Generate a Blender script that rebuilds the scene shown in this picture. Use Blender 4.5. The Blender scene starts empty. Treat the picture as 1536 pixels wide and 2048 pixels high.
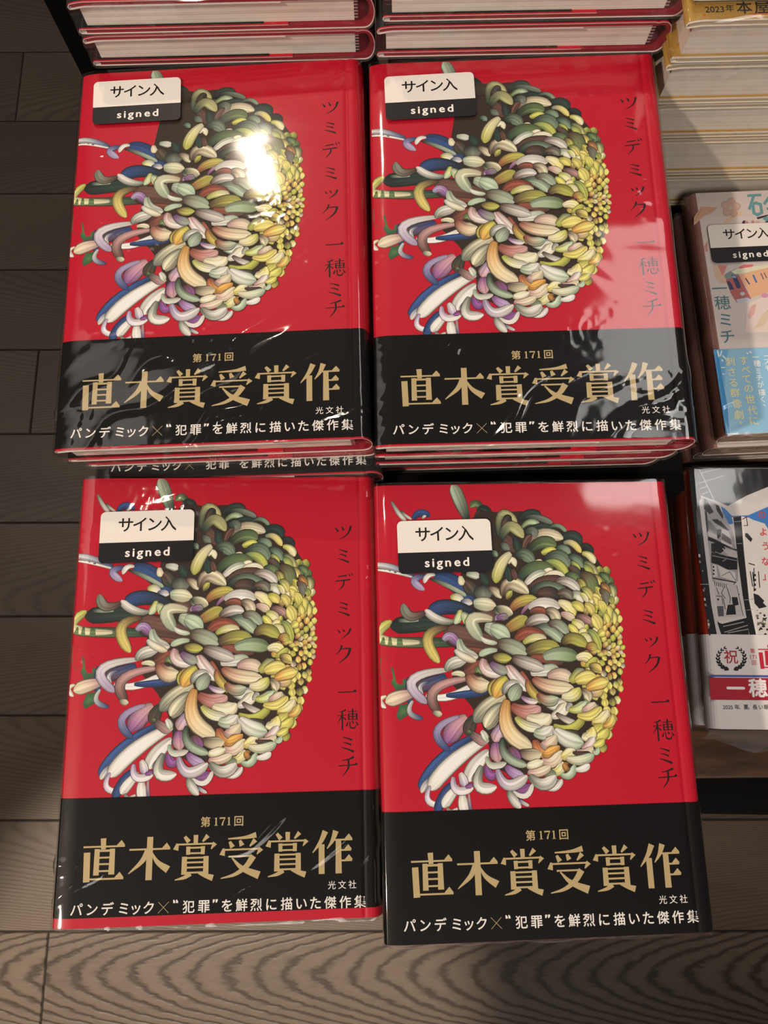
import bpy, bmesh, math, random
import numpy as np
from mathutils import Matrix, Vector, Euler, noise

SC = bpy.context.scene
COL = SC.collection
R = math.radians
ZC = 1.17                      # camera height above the floor (m)

# ------------------------------------------------------------------ camera
cam = bpy.data.objects.new('camera', bpy.data.cameras.new('camera'))
COL.objects.link(cam)
cam.data.sensor_fit = 'VERTICAL'
cam.data.sensor_height = 36.0
cam.data.lens = 1480.0 / 2048.0 * 36.0
cam.data.clip_start = 0.01
cam.matrix_world = Matrix.Translation((0, 0, ZC)) @ Matrix.Rotation(R(12.4128), 4, 'X') @ Matrix.Rotation(R(-0.6632), 4, 'Z')
SC.camera = cam
SC.cycles.max_bounces = 5
SC.cycles.diffuse_bounces = 2
SC.cycles.glossy_bounces = 2
SC.cycles.transparent_max_bounces = 10
SC.cycles.caustics_reflective = False
SC.cycles.caustics_refractive = False
SC.cycles.sample_clamp_indirect = 4.0

# ------------------------------------------------------------------ world, lamps, exposure
SC.view_settings.view_transform = 'Standard'
SC.view_settings.look = 'None'
SC.view_settings.gamma = 1.0
SC.view_settings.exposure = 0.09
SC.view_settings.use_curve_mapping = False
world = bpy.data.worlds.new('shop_interior'); SC.world = world
world.use_nodes = True
world.node_tree.nodes['Background'].inputs[0].default_value = (1.0, 0.86, 0.76, 1)
world.node_tree.nodes['Background'].inputs[1].default_value = 0.07


def spot(name, loc, target, power, size=0.03, angle=60, blend=0.4, color=(1, .83, .66)):
    l = bpy.data.lights.new(name, 'SPOT'); l.energy = power; l.shadow_soft_size = size
    l.spot_size = R(angle); l.spot_blend = blend; l.color = color
    o = bpy.data.objects.new(name, l); COL.objects.link(o); o.location = loc
    o.rotation_euler = (Vector(target) - Vector(loc)).to_track_quat('-Z', 'Y').to_euler()
    return o


def area(name, loc, target, power, sx, sy, color=(1, .95, .9), spread=180):
    l = bpy.data.lights.new(name, 'AREA'); l.shape = 'RECTANGLE'; l.size = sx; l.size_y = sy
    l.energy = power; l.color = color; l.spread = R(spread)
    o = bpy.data.objects.new(name, l); COL.objects.link(o); o.location = loc
    if target: o.rotation_euler = (Vector(target) - Vector(loc)).to_track_quat('-Z', 'Y').to_euler()
    return o                       # without a target it faces straight down


spot('ceiling_or_added_spot', (-1.60, -0.80, 2.75), (0.1, 0.22, 0.8), 172, .035, 33, .4)
spot('ceiling_or_added_spot', (-0.607, 1.85, 2.85), (0.0, -0.02, 0.70), 50, .028, 40, .5)
spot('ceiling_or_added_spot', (-0.50, 0.50, 2.85), (-0.05, 0.0, 0.85), 3, .025, 50, .6)
spot('ceiling_or_added_spot', (-0.90, -0.20, 2.85), (-0.26, -0.46, 0.0), 430, .03, 16, .5)  # added spot: brightens the front floor, its cone edge imitates a cast shadow
area('ceiling_or_fill_panel', (0.80, 1.05, 2.85), None, 4.6, .36, .75, (1, .97, .93))
area('ceiling_or_fill_panel', (1.05, 0.66, 2.85), None, 3.6, .40, .30, (1, .97, .93))
area('ceiling_or_fill_panel', (0.2, -1.7, 2.85), (0.08, 0.25, 0.85), 2.6, 1.2, 1.0, (1, .93, .85), 50)  # added front fill for the book ends, spread kept off the floor
area('ceiling_or_fill_panel', (-1.6, 0.9, 2.85), (-0.7, 0.4, 0), 0.9, 1.0, 1.0, (1, .90, .80), 60)  # added fill to lift the floor at the left

# ------------------------------------------------------------------ helpers
def lin(h):
    v = [int(h[i:i + 2], 16) / 255 for i in (0, 2, 4)]
    return tuple(c / 12.92 if c <= .04045 else ((c + .055) / 1.055) ** 2.4 for c in v) + (1,)


def mat(name, hexcol, rough=.5, spec=.5, metal=0.0, vary=0.0, scale=40):
    m = bpy.data.materials.new(name); m.use_nodes = True
    nt = m.node_tree; b = nt.nodes['Principled BSDF']
    c = lin(hexcol)
    b.inputs['Roughness'].default_value = rough
    b.inputs['Specular IOR Level'].default_value = spec
    b.inputs['Metallic'].default_value = metal
    if vary:
        tc = nt.nodes.new('ShaderNodeTexCoord'); n = nt.nodes.new('ShaderNodeTexNoise')
        n.inputs['Scale'].default_value = scale; n.inputs['Detail'].default_value = 5
        r = nt.nodes.new('ShaderNodeValToRGB')
        r.color_ramp.elements[0].position = .3; r.color_ramp.elements[1].position = .7
        r.color_ramp.elements[0].color = tuple(x * (1 - vary) for x in c[:3]) + (1,)
        r.color_ramp.elements[1].color = tuple(min(1, x * (1 + vary)) for x in c[:3]) + (1,)
        nt.links.new(tc.outputs['Object'], n.inputs['Vector'])
        nt.links.new(n.outputs['Fac'], r.inputs['Fac']); nt.links.new(r.outputs['Color'], b.inputs['Base Color'])
    else:
        b.inputs['Base Color'].default_value = c
    return m


def printed(name, rough=.55):
    """ink whose colour is stored on the printed shapes"""
    m = bpy.data.materials.new(name); m.use_nodes = True
    nt = m.node_tree; b = nt.nodes['Principled BSDF']
    a = nt.nodes.new('ShaderNodeVertexColor'); a.layer_name = 'ink'
    nt.links.new(a.outputs['Color'], b.inputs['Base Color'])
    b.inputs['Roughness'].default_value = rough; b.inputs['Specular IOR Level'].default_value = .3
    return m


def film_material(name, haze=.0015):
    """clear shrink wrap: mostly transparent with a gloss; its creases are modelled"""
    m = bpy.data.materials.new(name); m.use_nodes = True
    nt = m.node_tree; N = nt.nodes; L = nt.links
    N.clear()
    out = N.new('ShaderNodeOutputMaterial')
    tr = N.new('ShaderNodeBsdfTransparent'); tr.inputs[0].default_value = (.985, .985, .985, 1)
    gl = N.new('ShaderNodeBsdfGlossy'); gl.inputs['Roughness'].default_value = .065
    df = N.new('ShaderNodeBsdfDiffuse'); df.inputs[0].default_value = (.8, .8, .8, 1)
    fr = N.new('ShaderNodeFresnel'); geo = N.new('ShaderNodeNewGeometry')
    mm = N.new('ShaderNodeMath'); mm.operation = 'MULTIPLY_ADD'
    mm.inputs[1].default_value = 1 / 1.55 - 1.55; mm.inputs[2].default_value = 1.55
    L.new(geo.outputs['Backfacing'], mm.inputs[0]); L.new(mm.outputs[0], fr.inputs['IOR'])
    m1 = N.new('ShaderNodeMixShader'); m1.inputs[0].default_value = haze
    L.new(tr.outputs[0], m1.inputs[1]); L.new(df.outputs[0], m1.inputs[2])
    m2 = N.new('ShaderNodeMixShader')
    L.new(fr.outputs[0], m2.inputs[0]); L.new(m1.outputs[0], m2.inputs[1]); L.new(gl.outputs[0], m2.inputs[2])
    L.new(m2.outputs[0], out.inputs['Surface'])
    return m


def obj(name, verts, faces, mats, parent=None, fm=None, smooth=False, ink=None):
    me = bpy.data.meshes.new(name)
    me.from_pydata([tuple(v) for v in verts], [], [tuple(f) for f in faces])
    for m in (mats if isinstance(mats, (list, tuple)) else [mats]): me.materials.append(m)
    if fm is not None: me.polygons.foreach_set('material_index', list(fm))
    if smooth: me.polygons.foreach_set('use_smooth', [True] * len(me.polygons))
    if ink is not None:
        a = me.color_attributes.new('ink', 'FLOAT_COLOR', 'POINT')
        a.data.foreach_set('color', np.asarray(ink, dtype=np.float32).ravel())
    me.update()
    o = bpy.data.objects.new(name, me); COL.objects.link(o)
    if parent: o.parent = parent
    return o


def thing(name, label, cat, group=None, mw=None):
    o = bpy.data.objects.new(name, None); COL.objects.link(o)
    o.empty_display_size = .02
    if mw is not None: o.matrix_world = mw
    o['label'] = label; o['category'] = cat
    if group: o['group'] = group
    return o


class MB:
    """collects shapes into one mesh"""
    def __init__(s): s.v = []; s.f = []; s.m = []; s.c = []
    def add(s, v, f, m=0, c=None):
        n = len(s.v); s.v += [tuple(p) for p in v]; s.f += [tuple(i + n for i in q) for q in f]; s.m += [m] * len(f)
        if c is not None: s.c += list(c) if len(c) == len(v) and isinstance(c[0], (tuple, list, np.ndarray)) else [c] * len(v)
    def box(s, a, b, m=0, c=None):
        x0, y0, z0 = a; x1, y1, z1 = b
        s.add([(x0, y0, z0), (x1, y0, z0), (x1, y1, z0), (x0, y1, z0), (x0, y0, z1), (x1, y0, z1), (x1, y1, z1), (x0, y1, z1)],
              [(3, 2, 1, 0), (4, 5, 6, 7), (0, 1, 5, 4), (1, 2, 6, 5), (2, 3, 7, 6), (3, 0, 4, 7)], m, c)
    def build(s, name, mats, parent=None, smooth=False):
        return obj(name, s.v, s.f, mats, parent, s.m, smooth, s.c if s.c else None)


def bevel(o, w, seg=2):
    bm = bmesh.new(); bm.from_mesh(o.data)
    bmesh.ops.bevel(bm, geom=list(bm.edges), offset=w, segments=seg, affect='EDGES', profile=.5)
    bm.to_mesh(o.data); bm.free()
    return o

# ------------------------------------------------------------------ drawn artwork data (0.1 mm)
BODY=[(484,125),(577,138),(671,132),(764,152),(853,212),(942,272),(1005,354),(1056,436),(1076,550),(1089,662),(1092,751),(1083,838),(1062,946),(1036,1031),(1013,1084),(988,1136),(949,1197),(913,1234),(877,1268),(813,1293),(746,1299),(681,1298),(638,1288),(550,1294),(508,1268),(476,1247),(461,1143),(432,1058),(392,994),(318,907),(322,843),(338,735),(388,626),(404,537),(375,446),(407,264),(435,171)]
LEAVES=[[(-4,777),(55,825),(125,889),(130,913),(96,920),(68,927),(56,903),(21,879),(-7,855)],[(82,989),(126,980),(130,1025),(79,1054),(68,1031)]]
NFAR=13
PETALS="""421 171 392 85 360 -2 55 G m
499 142 472 95 437 111 34 G g
523 168 509 130 466 125 47 k G
460 163 482 142 504 138 38 b k
74 76 102 128 138 171 20 e w
115 120 135 142 164 163 13 G w
172 163 203 134 251 150 34 u u
214 164 219 151 232 147 13 e w
522 190 512 224 535 262 47 k G
527 249 553 241 568 280 38 k G
533 292 555 284 591 309 38 u e
-35 370 52 380 167 427 32 w u
-19 391 51 400 166 431 11 w w
393 1132 249 1230 162 1342 47 u u
211 1296 186 1317 165 1353 24 u w
465 1138 308 1231 201 1343 59 w w
466 1191 403 1249 367 1315 56 w w
205 1325 193 1384 251 1404 23 l w
300 1320 263 1364 224 1439 37 u u
327 1329 286 1372 256 1415 39 w w
272 1412 291 1434 317 1417 18 e w
341 1362 343 1403 353 1445 41 w w
369 1359 369 1396 376 1444 13 p u
417 1272 408 1301 398 1331 40 u w
450 1250 464 1288 492 1281 40 v v
430 1250 414 1331 491 1337 43 e w
334 1277 348 1307 351 1337 34 w l
305 1291 319 1347 390 1338 31 l w
355 1337 375 1330 386 1334 20 v v
377 1047 323 1092 280 1155 70 p v
342 1043 243 1101 295 1186 30 l u
414 1045 388 1082 377 1128 48 G b
378 1105 417 1136 455 1162 34 k p
379 1101 382 1109 390 1120 16 g G
435 1106 449 1126 456 1152 28 w m
518 1047 485 1062 463 1103 48 c e
492 1157 493 1199 495 1236 52 v v
456 1213 474 1251 538 1241 26 m w
528 1082 506 1123 488 1153 48 l p
126 870 127 948 142 971 32 u u
147 940 83 954 22 976 52 p c
27 949 -2 968 25 999 21 c w
292 870 218 899 144 921 48 u b
199 949 296 959 399 915 30 w w
288 952 377 950 475 940 28 u u
218 892 177 910 187 949 17 u w
301 843 141 886 206 984 38 w l
142 971 128 1021 185 1047 21 w u
365 856 407 837 446 806 53 b r
384 884 236 931 260 1032 40 p b
229 1020 248 1028 268 1032 24 e c
316 863 349 859 375 872 22 c c
301 850 323 816 390 805 47 e w
393 864 428 908 487 904 63 r c
426 857 443 846 479 866 31 g g
567 888 517 918 493 964 61 r y
466 799 476 847 563 860 51 p w
550 962 475 1003 407 1070 61 c e
536 996 489 1041 454 1094 52 e c
-19 704 103 719 368 724 39 g G
331 639 188 636 52 650 66 G k
180 624 127 623 86 622 16 m G
184 720 2 697 61 622 39 c y
254 430 328 448 435 540 62 u u
237 438 318 472 399 519 19 k m
221 425 166 445 212 489 31 u l
262 422 229 425 211 458 21 w w
394 453 418 482 441 520 54 b G
377 428 380 453 389 469 29 c c
404 420 437 425 466 434 31 m w
471 417 486 446 502 471 38 G G
481 473 479 504 485 545 79 k e
501 488 533 501 556 534 33 b c
328 530 353 526 388 537 37 y w
373 549 398 547 426 554 30 u w
457 593 498 602 529 635 50 b b
430 556 472 557 533 570 56 m c
520 590 561 591 606 604 48 G c
530 631 543 615 588 628 21 l k
440 601 314 566 230 597 58 k u
348 632 270 622 210 576 33 e w
210 588 140 603 113 546 39 b e
544 740 390 705 292 679 90 b b
489 767 428 761 367 752 25 r b
310 659 218 701 266 813 43 b Y
287 715 320 699 353 744 39 l v
357 708 378 768 440 789 43 m w
338 755 369 784 429 809 29 w c
367 581 361 612 339 643 31 y m
370 600 394 620 404 657 39 m y
419 609 413 641 416 665 25 e c
513 627 418 629 463 722 52 c m
455 702 479 723 528 732 21 w m
474 658 527 676 585 705 60 m w
526 764 481 767 443 786 27 m m
1082 791 1091 798 1101 806 20 y Y
1082 774 1092 765 1104 758 21 y y
1083 831 1085 844 1086 857 22 b c
1077 811 1084 823 1089 833 21 y Y
1069 779 1080 784 1092 790 20 r c
1071 856 1071 871 1073 885 23 y y
1063 927 1065 943 1066 959 27 y Y
1066 899 1065 915 1068 930 25 b Y
1085 699 1089 684 1092 669 25 y Y
1081 734 1083 720 1088 705 23 o c
1072 755 1081 743 1089 731 22 y Y
1085 655 1089 638 1094 621 27 Y Y
1064 824 1068 837 1070 850 22 y Y
1048 975 1047 993 1051 1010 29 y c
1056 790 1066 798 1075 805 21 y Y
1056 776 1068 767 1080 759 22 o c
1067 717 1072 701 1074 686 25 y Y
1047 911 1047 926 1049 943 27 g Y
1073 626 1078 608 1082 590 29 y Y
1066 677 1070 660 1074 643 27 r y
1045 812 1051 825 1056 837 22 y Y
1070 571 1078 552 1080 532 31 y c
1027 1021 1029 1040 1030 1059 32 Y Y
1042 872 1042 887 1044 902 25 o Y
1044 835 1046 849 1047 864 23 b Y
1038 794 1047 803 1056 813 21 r Y
1040 766 1050 755 1061 744 23 y Y
1056 654 1059 637 1065 620 28 Y y
1033 787 1047 781 1059 775 22 o Y
1017 1051 1020 1072 1020 1092 34 y Y
1050 698 1055 682 1058 666 26 o Y
1028 937 1029 954 1030 972 28 b Y
1046 736 1052 721 1054 706 24 y y
1065 522 1071 501 1076 479 34 y g
1057 604 1060 585 1067 566 30 b Y
1021 982 1024 1000 1024 1019 31 b y
1026 817 1030 830 1034 844 23 o Y
1017 913 1016 930 1020 947 28 y Y
1020 874 1023 890 1022 906 26 r y
1047 557 1051 536 1058 515 33 Y c
999 1078 1001 1099 1002 1120 36 g y
1024 753 1030 740 1040 726 24 b y
1016 782 1027 790 1039 796 22 y c
1035 675 1037 657 1044 640 28 o Y
1051 490 1059 467 1062 444 36 G g
1015 774 1026 764 1040 756 23 b c
989 1114 991 1136 992 1158 38 Y Y
1014 843 1017 858 1017 873 25 o Y
997 1016 996 1035 1000 1055 33 Y Y
1032 617 1038 598 1042 579 31 y Y
1023 721 1028 705 1031 689 26 r Y
1026 647 1030 629 1036 610 29 y Y
989 1048 990 1069 992 1089 35 b Y
1003 892 1002 909 1005 925 27 Y c
1040 446 1047 422 1052 397 38 G y
996 929 995 946 999 964 29 Y Y
1030 527 1037 505 1042 483 35 b Y
1003 763 1015 750 1024 739 24 r Y
1024 589 1026 568 1034 548 32 y Y
996 777 1009 785 1021 790 23 r Y
987 983 990 1002 990 1021 32 y Y
997 797 1005 809 1015 819 23 y Y
1013 696 1016 679 1021 661 28 o Y
1006 740 1009 725 1016 709 26 y Y
985 954 987 972 988 991 31 y Y
993 860 995 877 995 893 26 b c
999 663 1013 649 1025 635 29 r Y
1000 629 1011 611 1024 595 31 g y
979 823 992 831 1006 837 25 y y
1016 479 1024 457 1035 433 38 g g
955 1165 961 1189 963 1212 41 b y
987 712 1001 702 1016 691 27 o Y
957 1127 960 1150 965 1172 39 Y Y
957 1085 958 1107 966 1129 37 b Y
974 791 989 792 1004 795 23 y Y
999 556 1010 536 1019 515 35 Y y
956 1027 962 1048 966 1067 35 y Y
963 851 975 862 986 873 27 o Y
960 882 969 894 980 909 28 o Y
1002 446 1014 421 1020 396 40 G y
976 680 990 666 1002 651 29 r Y
963 774 978 775 994 772 24 y Y
985 592 997 573 1005 554 33 y Y
977 650 987 632 1001 617 31 y Y
962 754 979 750 994 743 26 y Y
952 915 959 932 969 947 30 b Y
954 812 968 821 982 825 25 o Y
987 498 996 475 1004 452 37 G g
958 727 972 716 987 707 27 b Y
943 956 948 973 956 991 32 Y y
939 1003 943 1021 950 1042 34 b c
935 1062 942 1085 943 1105 37 b Y
960 701 974 688 986 675 28 y c
965 621 974 601 985 584 32 y y
942 779 958 780 974 779 24 r Y
938 889 947 904 955 919 29 y y
971 544 978 523 988 501 35 y Y
938 837 949 848 961 859 26 o y
955 672 966 656 978 640 30 b Y
932 810 946 816 959 825 25 y y
936 748 952 740 967 734 26 y y
929 865 937 879 948 893 28 b c
955 586 964 566 973 546 34 y c
925 927 932 945 937 961 30 g Y
937 716 951 703 963 691 28 b y
917 844 927 856 938 869 27 b Y
908 953 912 972 918 990 32 g Y
906 986 911 1005 914 1025 33 g c
911 807 925 813 937 822 25 b c
911 784 926 786 942 787 24 o Y
933 617 942 598 950 579 32 b Y
908 870 914 885 924 900 28 y y
911 760 927 752 942 748 25 b Y
921 689 930 674 942 658 29 y y
903 916 909 933 914 950 30 y Y
915 716 928 703 939 689 28 o Y
924 649 934 632 942 614 31 y Y
906 739 918 729 933 718 26 o Y
898 822 909 833 919 845 26 o y
564 250 585 148 650 194 40 G d
587 250 600 186 627 157 38 b k
660 179 713 149 767 167 43 k G
691 162 751 165 817 194 26 G e
670 213 715 184 756 206 26 g m
682 226 756 206 807 215 26 k G
798 215 842 205 878 237 19 G h
845 267 906 255 939 294 47 k G
707 294 762 244 862 267 49 b c
592 246 611 280 633 327 47 b b
634 251 644 285 646 327 34 k G
574 262 620 204 676 260 47 G d
672 319 688 273 715 248 25 b b
690 239 721 227 731 259 38 G e
692 332 759 282 826 300 51 k g
861 288 903 289 938 334 28 e Y
940 306 970 307 993 341 30 k k
942 336 979 349 997 385 32 y c
755 333 790 321 826 319 34 y y
825 315 859 313 888 341 36 G h
765 371 831 347 878 398 53 k h
877 348 915 361 941 403 36 G h
888 377 908 390 925 417 26 g y
943 378 976 391 1005 440 25 G d
944 395 966 408 984 441 32 g y
984 441 1004 454 1018 484 30 b Y
1014 434 1039 442 1058 466 28 G g
636 352 675 336 718 380 53 k h
723 374 740 370 759 375 21 c c
769 379 828 384 865 443 40 g y
641 456 704 399 805 405 48 G g
762 417 783 415 804 422 32 c c
670 473 718 437 770 421 38 w m
756 446 807 430 854 450 36 c c
693 502 746 462 856 456 40 b b
877 402 906 415 919 459 32 b G
857 439 891 436 919 463 30 G g
929 436 970 458 977 522 53 b g
907 457 931 474 932 505 32 b y
1015 479 1038 496 1048 536 32 b o
1053 480 1072 501 1072 542 26 G d
566 525 603 468 684 515 54 b c
586 541 591 521 609 501 25 b y
804 471 864 464 917 509 40 b w
692 519 769 487 867 532 52 k h
928 503 953 511 970 551 36 g Y
988 495 1007 517 1008 558 32 y Y
1007 512 1032 525 1036 569 36 b e
866 539 905 527 927 562 40 g w
918 523 938 532 948 563 23 y c
976 532 992 541 994 572 32 Y Y
1047 542 1059 550 1061 573 26 g y
587 393 601 426 595 459 38 G G
616 402 622 427 629 452 29 b b
519 333 536 329 550 344 29 G h
568 292 584 296 609 314 32 G e
596 376 618 360 631 392 27 c c
614 328 562 384 536 465 46 c y
931 912 963 920 985 952 37 c Y
923 955 955 959 986 944 37 p Y
887 946 914 962 920 994 37 b c
573 1001 640 1033 702 1011 59 r p
558 977 554 1104 656 1181 60 o c
638 1052 702 1069 742 1043 57 c c
590 1051 636 1091 702 1100 38 y w
666 1118 714 1123 749 1094 54 m w
724 989 772 1005 814 983 49 m w
748 1055 794 1033 817 995 47 w c
769 1040 808 1068 857 1087 25 b w
816 1007 828 1015 839 1026 37 e w
827 1026 872 1023 907 993 39 y m
753 1090 829 1107 892 1059 34 y y
795 1118 835 1130 875 1139 32 b k
756 1109 813 1153 882 1170 63 w m
884 1031 921 1025 944 998 43 p c
862 1050 923 1056 971 1018 39 Y Y
925 1079 970 1072 1002 1031 43 Y c
972 1099 1005 1089 1019 1054 35 o Y
921 1117 946 1114 969 1088 43 Y y
927 1144 964 1141 995 1111 39 Y y
875 1139 911 1140 925 1102 47 c Y
870 1192 908 1174 929 1144 34 p w
924 1178 949 1175 973 1153 30 Y y
846 1199 889 1208 919 1186 30 p c
668 1149 685 1191 724 1215 46 r o
695 1161 727 1169 764 1132 50 p c
700 1203 728 1207 775 1178 44 o o
690 1233 737 1245 783 1197 42 p c
779 1227 812 1213 840 1195 46 Y c
829 1206 868 1215 909 1212 20 b k
799 1228 858 1241 923 1218 38 c m
918 1201 933 1209 944 1186 24 m m
596 1196 643 1212 694 1206 46 b c
625 1253 657 1254 700 1238 38 c c
726 1282 763 1280 784 1243 38 y c
701 1297 726 1294 750 1287 32 g e
627 1280 674 1285 730 1260 34 p c
770 1295 809 1300 835 1255 30 m m
785 1250 800 1266 808 1266 36 o b
835 1278 871 1275 899 1257 28 w w
719 1331 739 1328 764 1317 24 v e
698 1349 745 1350 774 1314 21 w w
634 1295 691 1334 749 1298 46 e w
495 1156 496 1197 502 1239 52 v p
558 1176 572 1207 597 1241 48 b v
528 1137 539 1213 628 1255 34 G m
537 1251 563 1282 615 1302 38 v l
574 1353 610 1350 637 1332 30 v v
547 1348 608 1379 645 1329 21 w w
496 1265 540 1333 626 1295 42 l w
542 1355 556 1389 589 1427 34 e w
584 1390 598 1405 625 1419 14 u w
725 518 776 511 824 537 46 b k
813 520 855 517 878 546 38 b e
599 590 644 550 723 543 44 r y
644 609 671 575 719 551 17 v p
679 585 743 560 823 582 48 w w
814 557 859 578 885 622 44 c Y
876 570 905 575 926 602 40 y Y
935 572 959 584 969 617 36 Y Y
976 539 991 556 993 579 27 Y Y
994 565 1014 577 1015 614 40 Y y
1035 582 1050 602 1046 645 27 Y y
1062 603 1069 627 1063 662 22 g Y
1024 610 1030 631 1036 657 27 y Y
682 603 720 592 761 605 33 b r
753 597 790 606 807 651 44 b c
823 610 856 619 883 640 33 p c
889 624 930 633 961 658 33 b p
870 644 899 656 926 679 38 y c
964 621 983 642 996 689 48 Y Y
529 580 562 585 605 606 39 G c
531 627 560 617 580 626 31 v e
621 703 656 680 693 677 45 r r
561 680 612 651 670 619 48 r y
661 660 709 632 769 636 44 b w
500 664 540 681 585 712 62 m m
697 681 764 678 825 738 48 G m
765 662 807 655 851 704 40 b m
852 664 872 676 894 707 31 y Y
899 697 917 689 934 681 27 c Y
902 709 927 714 952 740 33 y c
937 690 969 710 988 777 31 g y
986 711 1003 699 1017 691 35 y Y
611 723 671 692 752 722 52 r r
644 736 695 713 750 722 35 y c
528 737 585 746 659 784 60 b m
657 780 729 754 809 767 58 b y
821 744 868 720 934 758 48 b y
931 770 952 758 974 775 39 r y
672 800 738 806 818 827 37 r b
730 801 805 787 888 805 56 m g
878 809 920 802 946 826 43 c Y
916 845 946 826 971 807 27 y y
667 867 734 857 798 851 47 w m
590 798 646 819 732 851 51 b w
744 889 798 878 855 903 55 p c
841 907 880 880 907 853 47 y e
865 907 912 893 962 890 55 Y Y
932 846 961 850 986 867 39 b Y
912 940 963 921 1013 911 47 o Y
678 887 745 924 857 935 55 r c
799 968 848 969 882 933 47 c y
623 858 641 902 654 941 37 r r
568 829 593 873 656 945 47 p w
657 895 666 942 728 998 35 r y
694 954 732 986 786 976 43 r m
509 781 537 797 588 798 39 b y
491 816 526 844 568 857 39 v m
564 885 529 919 502 969 57 y o
543 954 566 916 619 913 33 e w
619 917 593 948 574 984 55 e m
620 964 651 984 692 989 24 v w"""
H_ART="""d8ab92 -4,207 10,154 60,90 155,98 113,134 62,156 15,199
c99a82 6,182 49,114 66,102 46,135 17,183
e8c5a4 157,218 204,171 244,148 281,129 302,138 284,154 245,169 204,200 190,216
c96f78 160,219 187,210 216,217 268,213 267,224
a8806f 247,39 256,44 262,54 263,67 259,81 252,93 242,100 231,101 222,96 217,86 216,73 219,59 227,48 237,40
a8806f 290,94 287,105 279,116 268,122 256,124 244,121 236,114 233,103 235,92 243,82 254,75 267,73 278,76 287,83
a8806f 250,162 240,164 230,161 222,152 218,139 218,126 223,114 231,106 242,104 252,108 260,117 264,129 264,143 259,154
a8806f 184,150 180,140 181,127 188,115 198,105 209,100 220,100 229,106 233,116 231,128 225,141 215,150 204,156 192,155
a8806f 182,74 190,65 201,61 213,63 223,69 230,79 232,91 229,103 221,111 210,115 198,114 187,107 180,97 178,85
dbb6a4 247,41 255,46 260,55 260,68 257,80 250,91 241,98 232,99 224,94 219,85 218,73 221,60 228,49 237,43
dbb6a4 287,94 285,105 278,114 268,120 256,122 245,119 238,113 235,103 237,93 244,83 255,77 266,75 277,78 285,85
dbb6a4 250,160 240,162 231,158 224,150 220,138 220,126 224,115 232,108 242,106 251,110 258,118 262,130 262,142 257,153
dbb6a4 186,148 182,139 183,127 189,116 198,107 209,102 219,102 227,107 231,116 229,128 223,139 214,148 204,153 193,153
dbb6a4 184,75 191,67 201,64 212,65 222,71 228,80 230,91 227,102 220,109 210,113 199,111 189,105 183,96 181,85
d5dcc0 241,106 239,111 237,114 233,116 229,116 225,113 224,110 223,106 225,101 228,98 232,96 236,96 239,98 241,102
6aa3a8 337,39 420,38 422,21 339,22
6aa3a8 372,23 329,118 344,125 387,30
6aa3a8 355,81 351,151 368,149 372,80
6aa3a8 351,151 378,169 389,153 361,135
6aa3a8 379,169 413,152 408,135 373,152
6aa3a8 415,149 416,85 399,88 398,151
6aa3a8 415,84 381,70 373,88 407,102
6aa3a8 384,70 358,77 360,95 386,89
6aa3a8 433,98 474,48 462,36 421,86
6aa3a8 437,128 477,130 480,113 439,112
6aa3a8 479,17 460,138 477,139 496,17
2a2430 370,175 432,161 454,160 414,177 376,187
6aa3a8 452,187 448,193 441,198 432,200 422,200 414,196 409,191 407,185 411,179 418,174 427,172 437,172 445,175 450,181
2a2430 308,207 306,214 301,219 296,222 290,221 285,218 282,213 282,206 284,199 289,194 294,191 300,191 305,195 308,200
c98a88 319,210 317,216 313,221 308,223 303,223 299,220 297,215 297,208 299,202 302,197 307,195 312,195 316,198 318,203
c9868a 354,207 352,213 349,218 345,221 341,221 337,218 335,213 335,206 337,200 341,195 345,192 349,192 353,195 354,201
d8b0a4 387,209 385,214 380,218 374,220 367,220 362,217 358,213 358,207 360,202 365,198 371,196 378,196 383,199 386,203
3a2a45 443,215 441,222 436,228 429,231 423,231 417,227 414,221 414,214 417,207 422,201 428,199 434,199 440,202 443,208
d6938a 66,312 41,348 45,381 58,381
e2c0a6 81,467 160,471 135,522 133,585 100,584 80,551 76,503
dc8c84 102,468 157,471 132,517 119,533
e0787f 216,489 255,471 309,474 291,497 233,498
efb991 213,537 402,488 454,480 430,631 313,665 263,682 250,622
c06b6b 156,527 213,533 262,686 177,706 155,657 135,569
8a9a9a 129,533 158,515 196,498 218,501 213,535 166,555 137,558
ece6c6 173,511 204,499 404,476 456,468 454,484 221,530 192,528
3f4670 170,531 198,536 216,609 204,620 190,616
3f4670 139,570 160,574 174,623 149,624
9ab0c4 174,537 196,540 197,554 177,553
4a4a78 245,559 263,599 270,595 252,555
4a4a78 338,531 347,570 352,568 343,529
4a4a78 357,528 367,563 372,561 361,526
4a4a78 384,521 394,557 401,554 391,518
5a7ab8 289,541 302,590 313,586 300,536
c9cede 176,686 242,677 265,694 180,706
cfd0d0 231,653 229,658 224,662 218,664 212,664 207,661 204,657 203,652 206,647 210,643 216,641 222,641 227,644 230,648
f0dcd4 236,716 375,660 428,646 400,820 352,896 192,889 217,793
e5b9b0 225,790 256,729 287,715 266,780 232,813
e8d2b8 248,872 304,790 349,753 353,796 305,855
e09ac0 361,671 358,677 352,682 343,684 334,683 327,680 322,675 321,669 324,663 330,658 338,656 347,656 355,660 360,665"""
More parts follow.
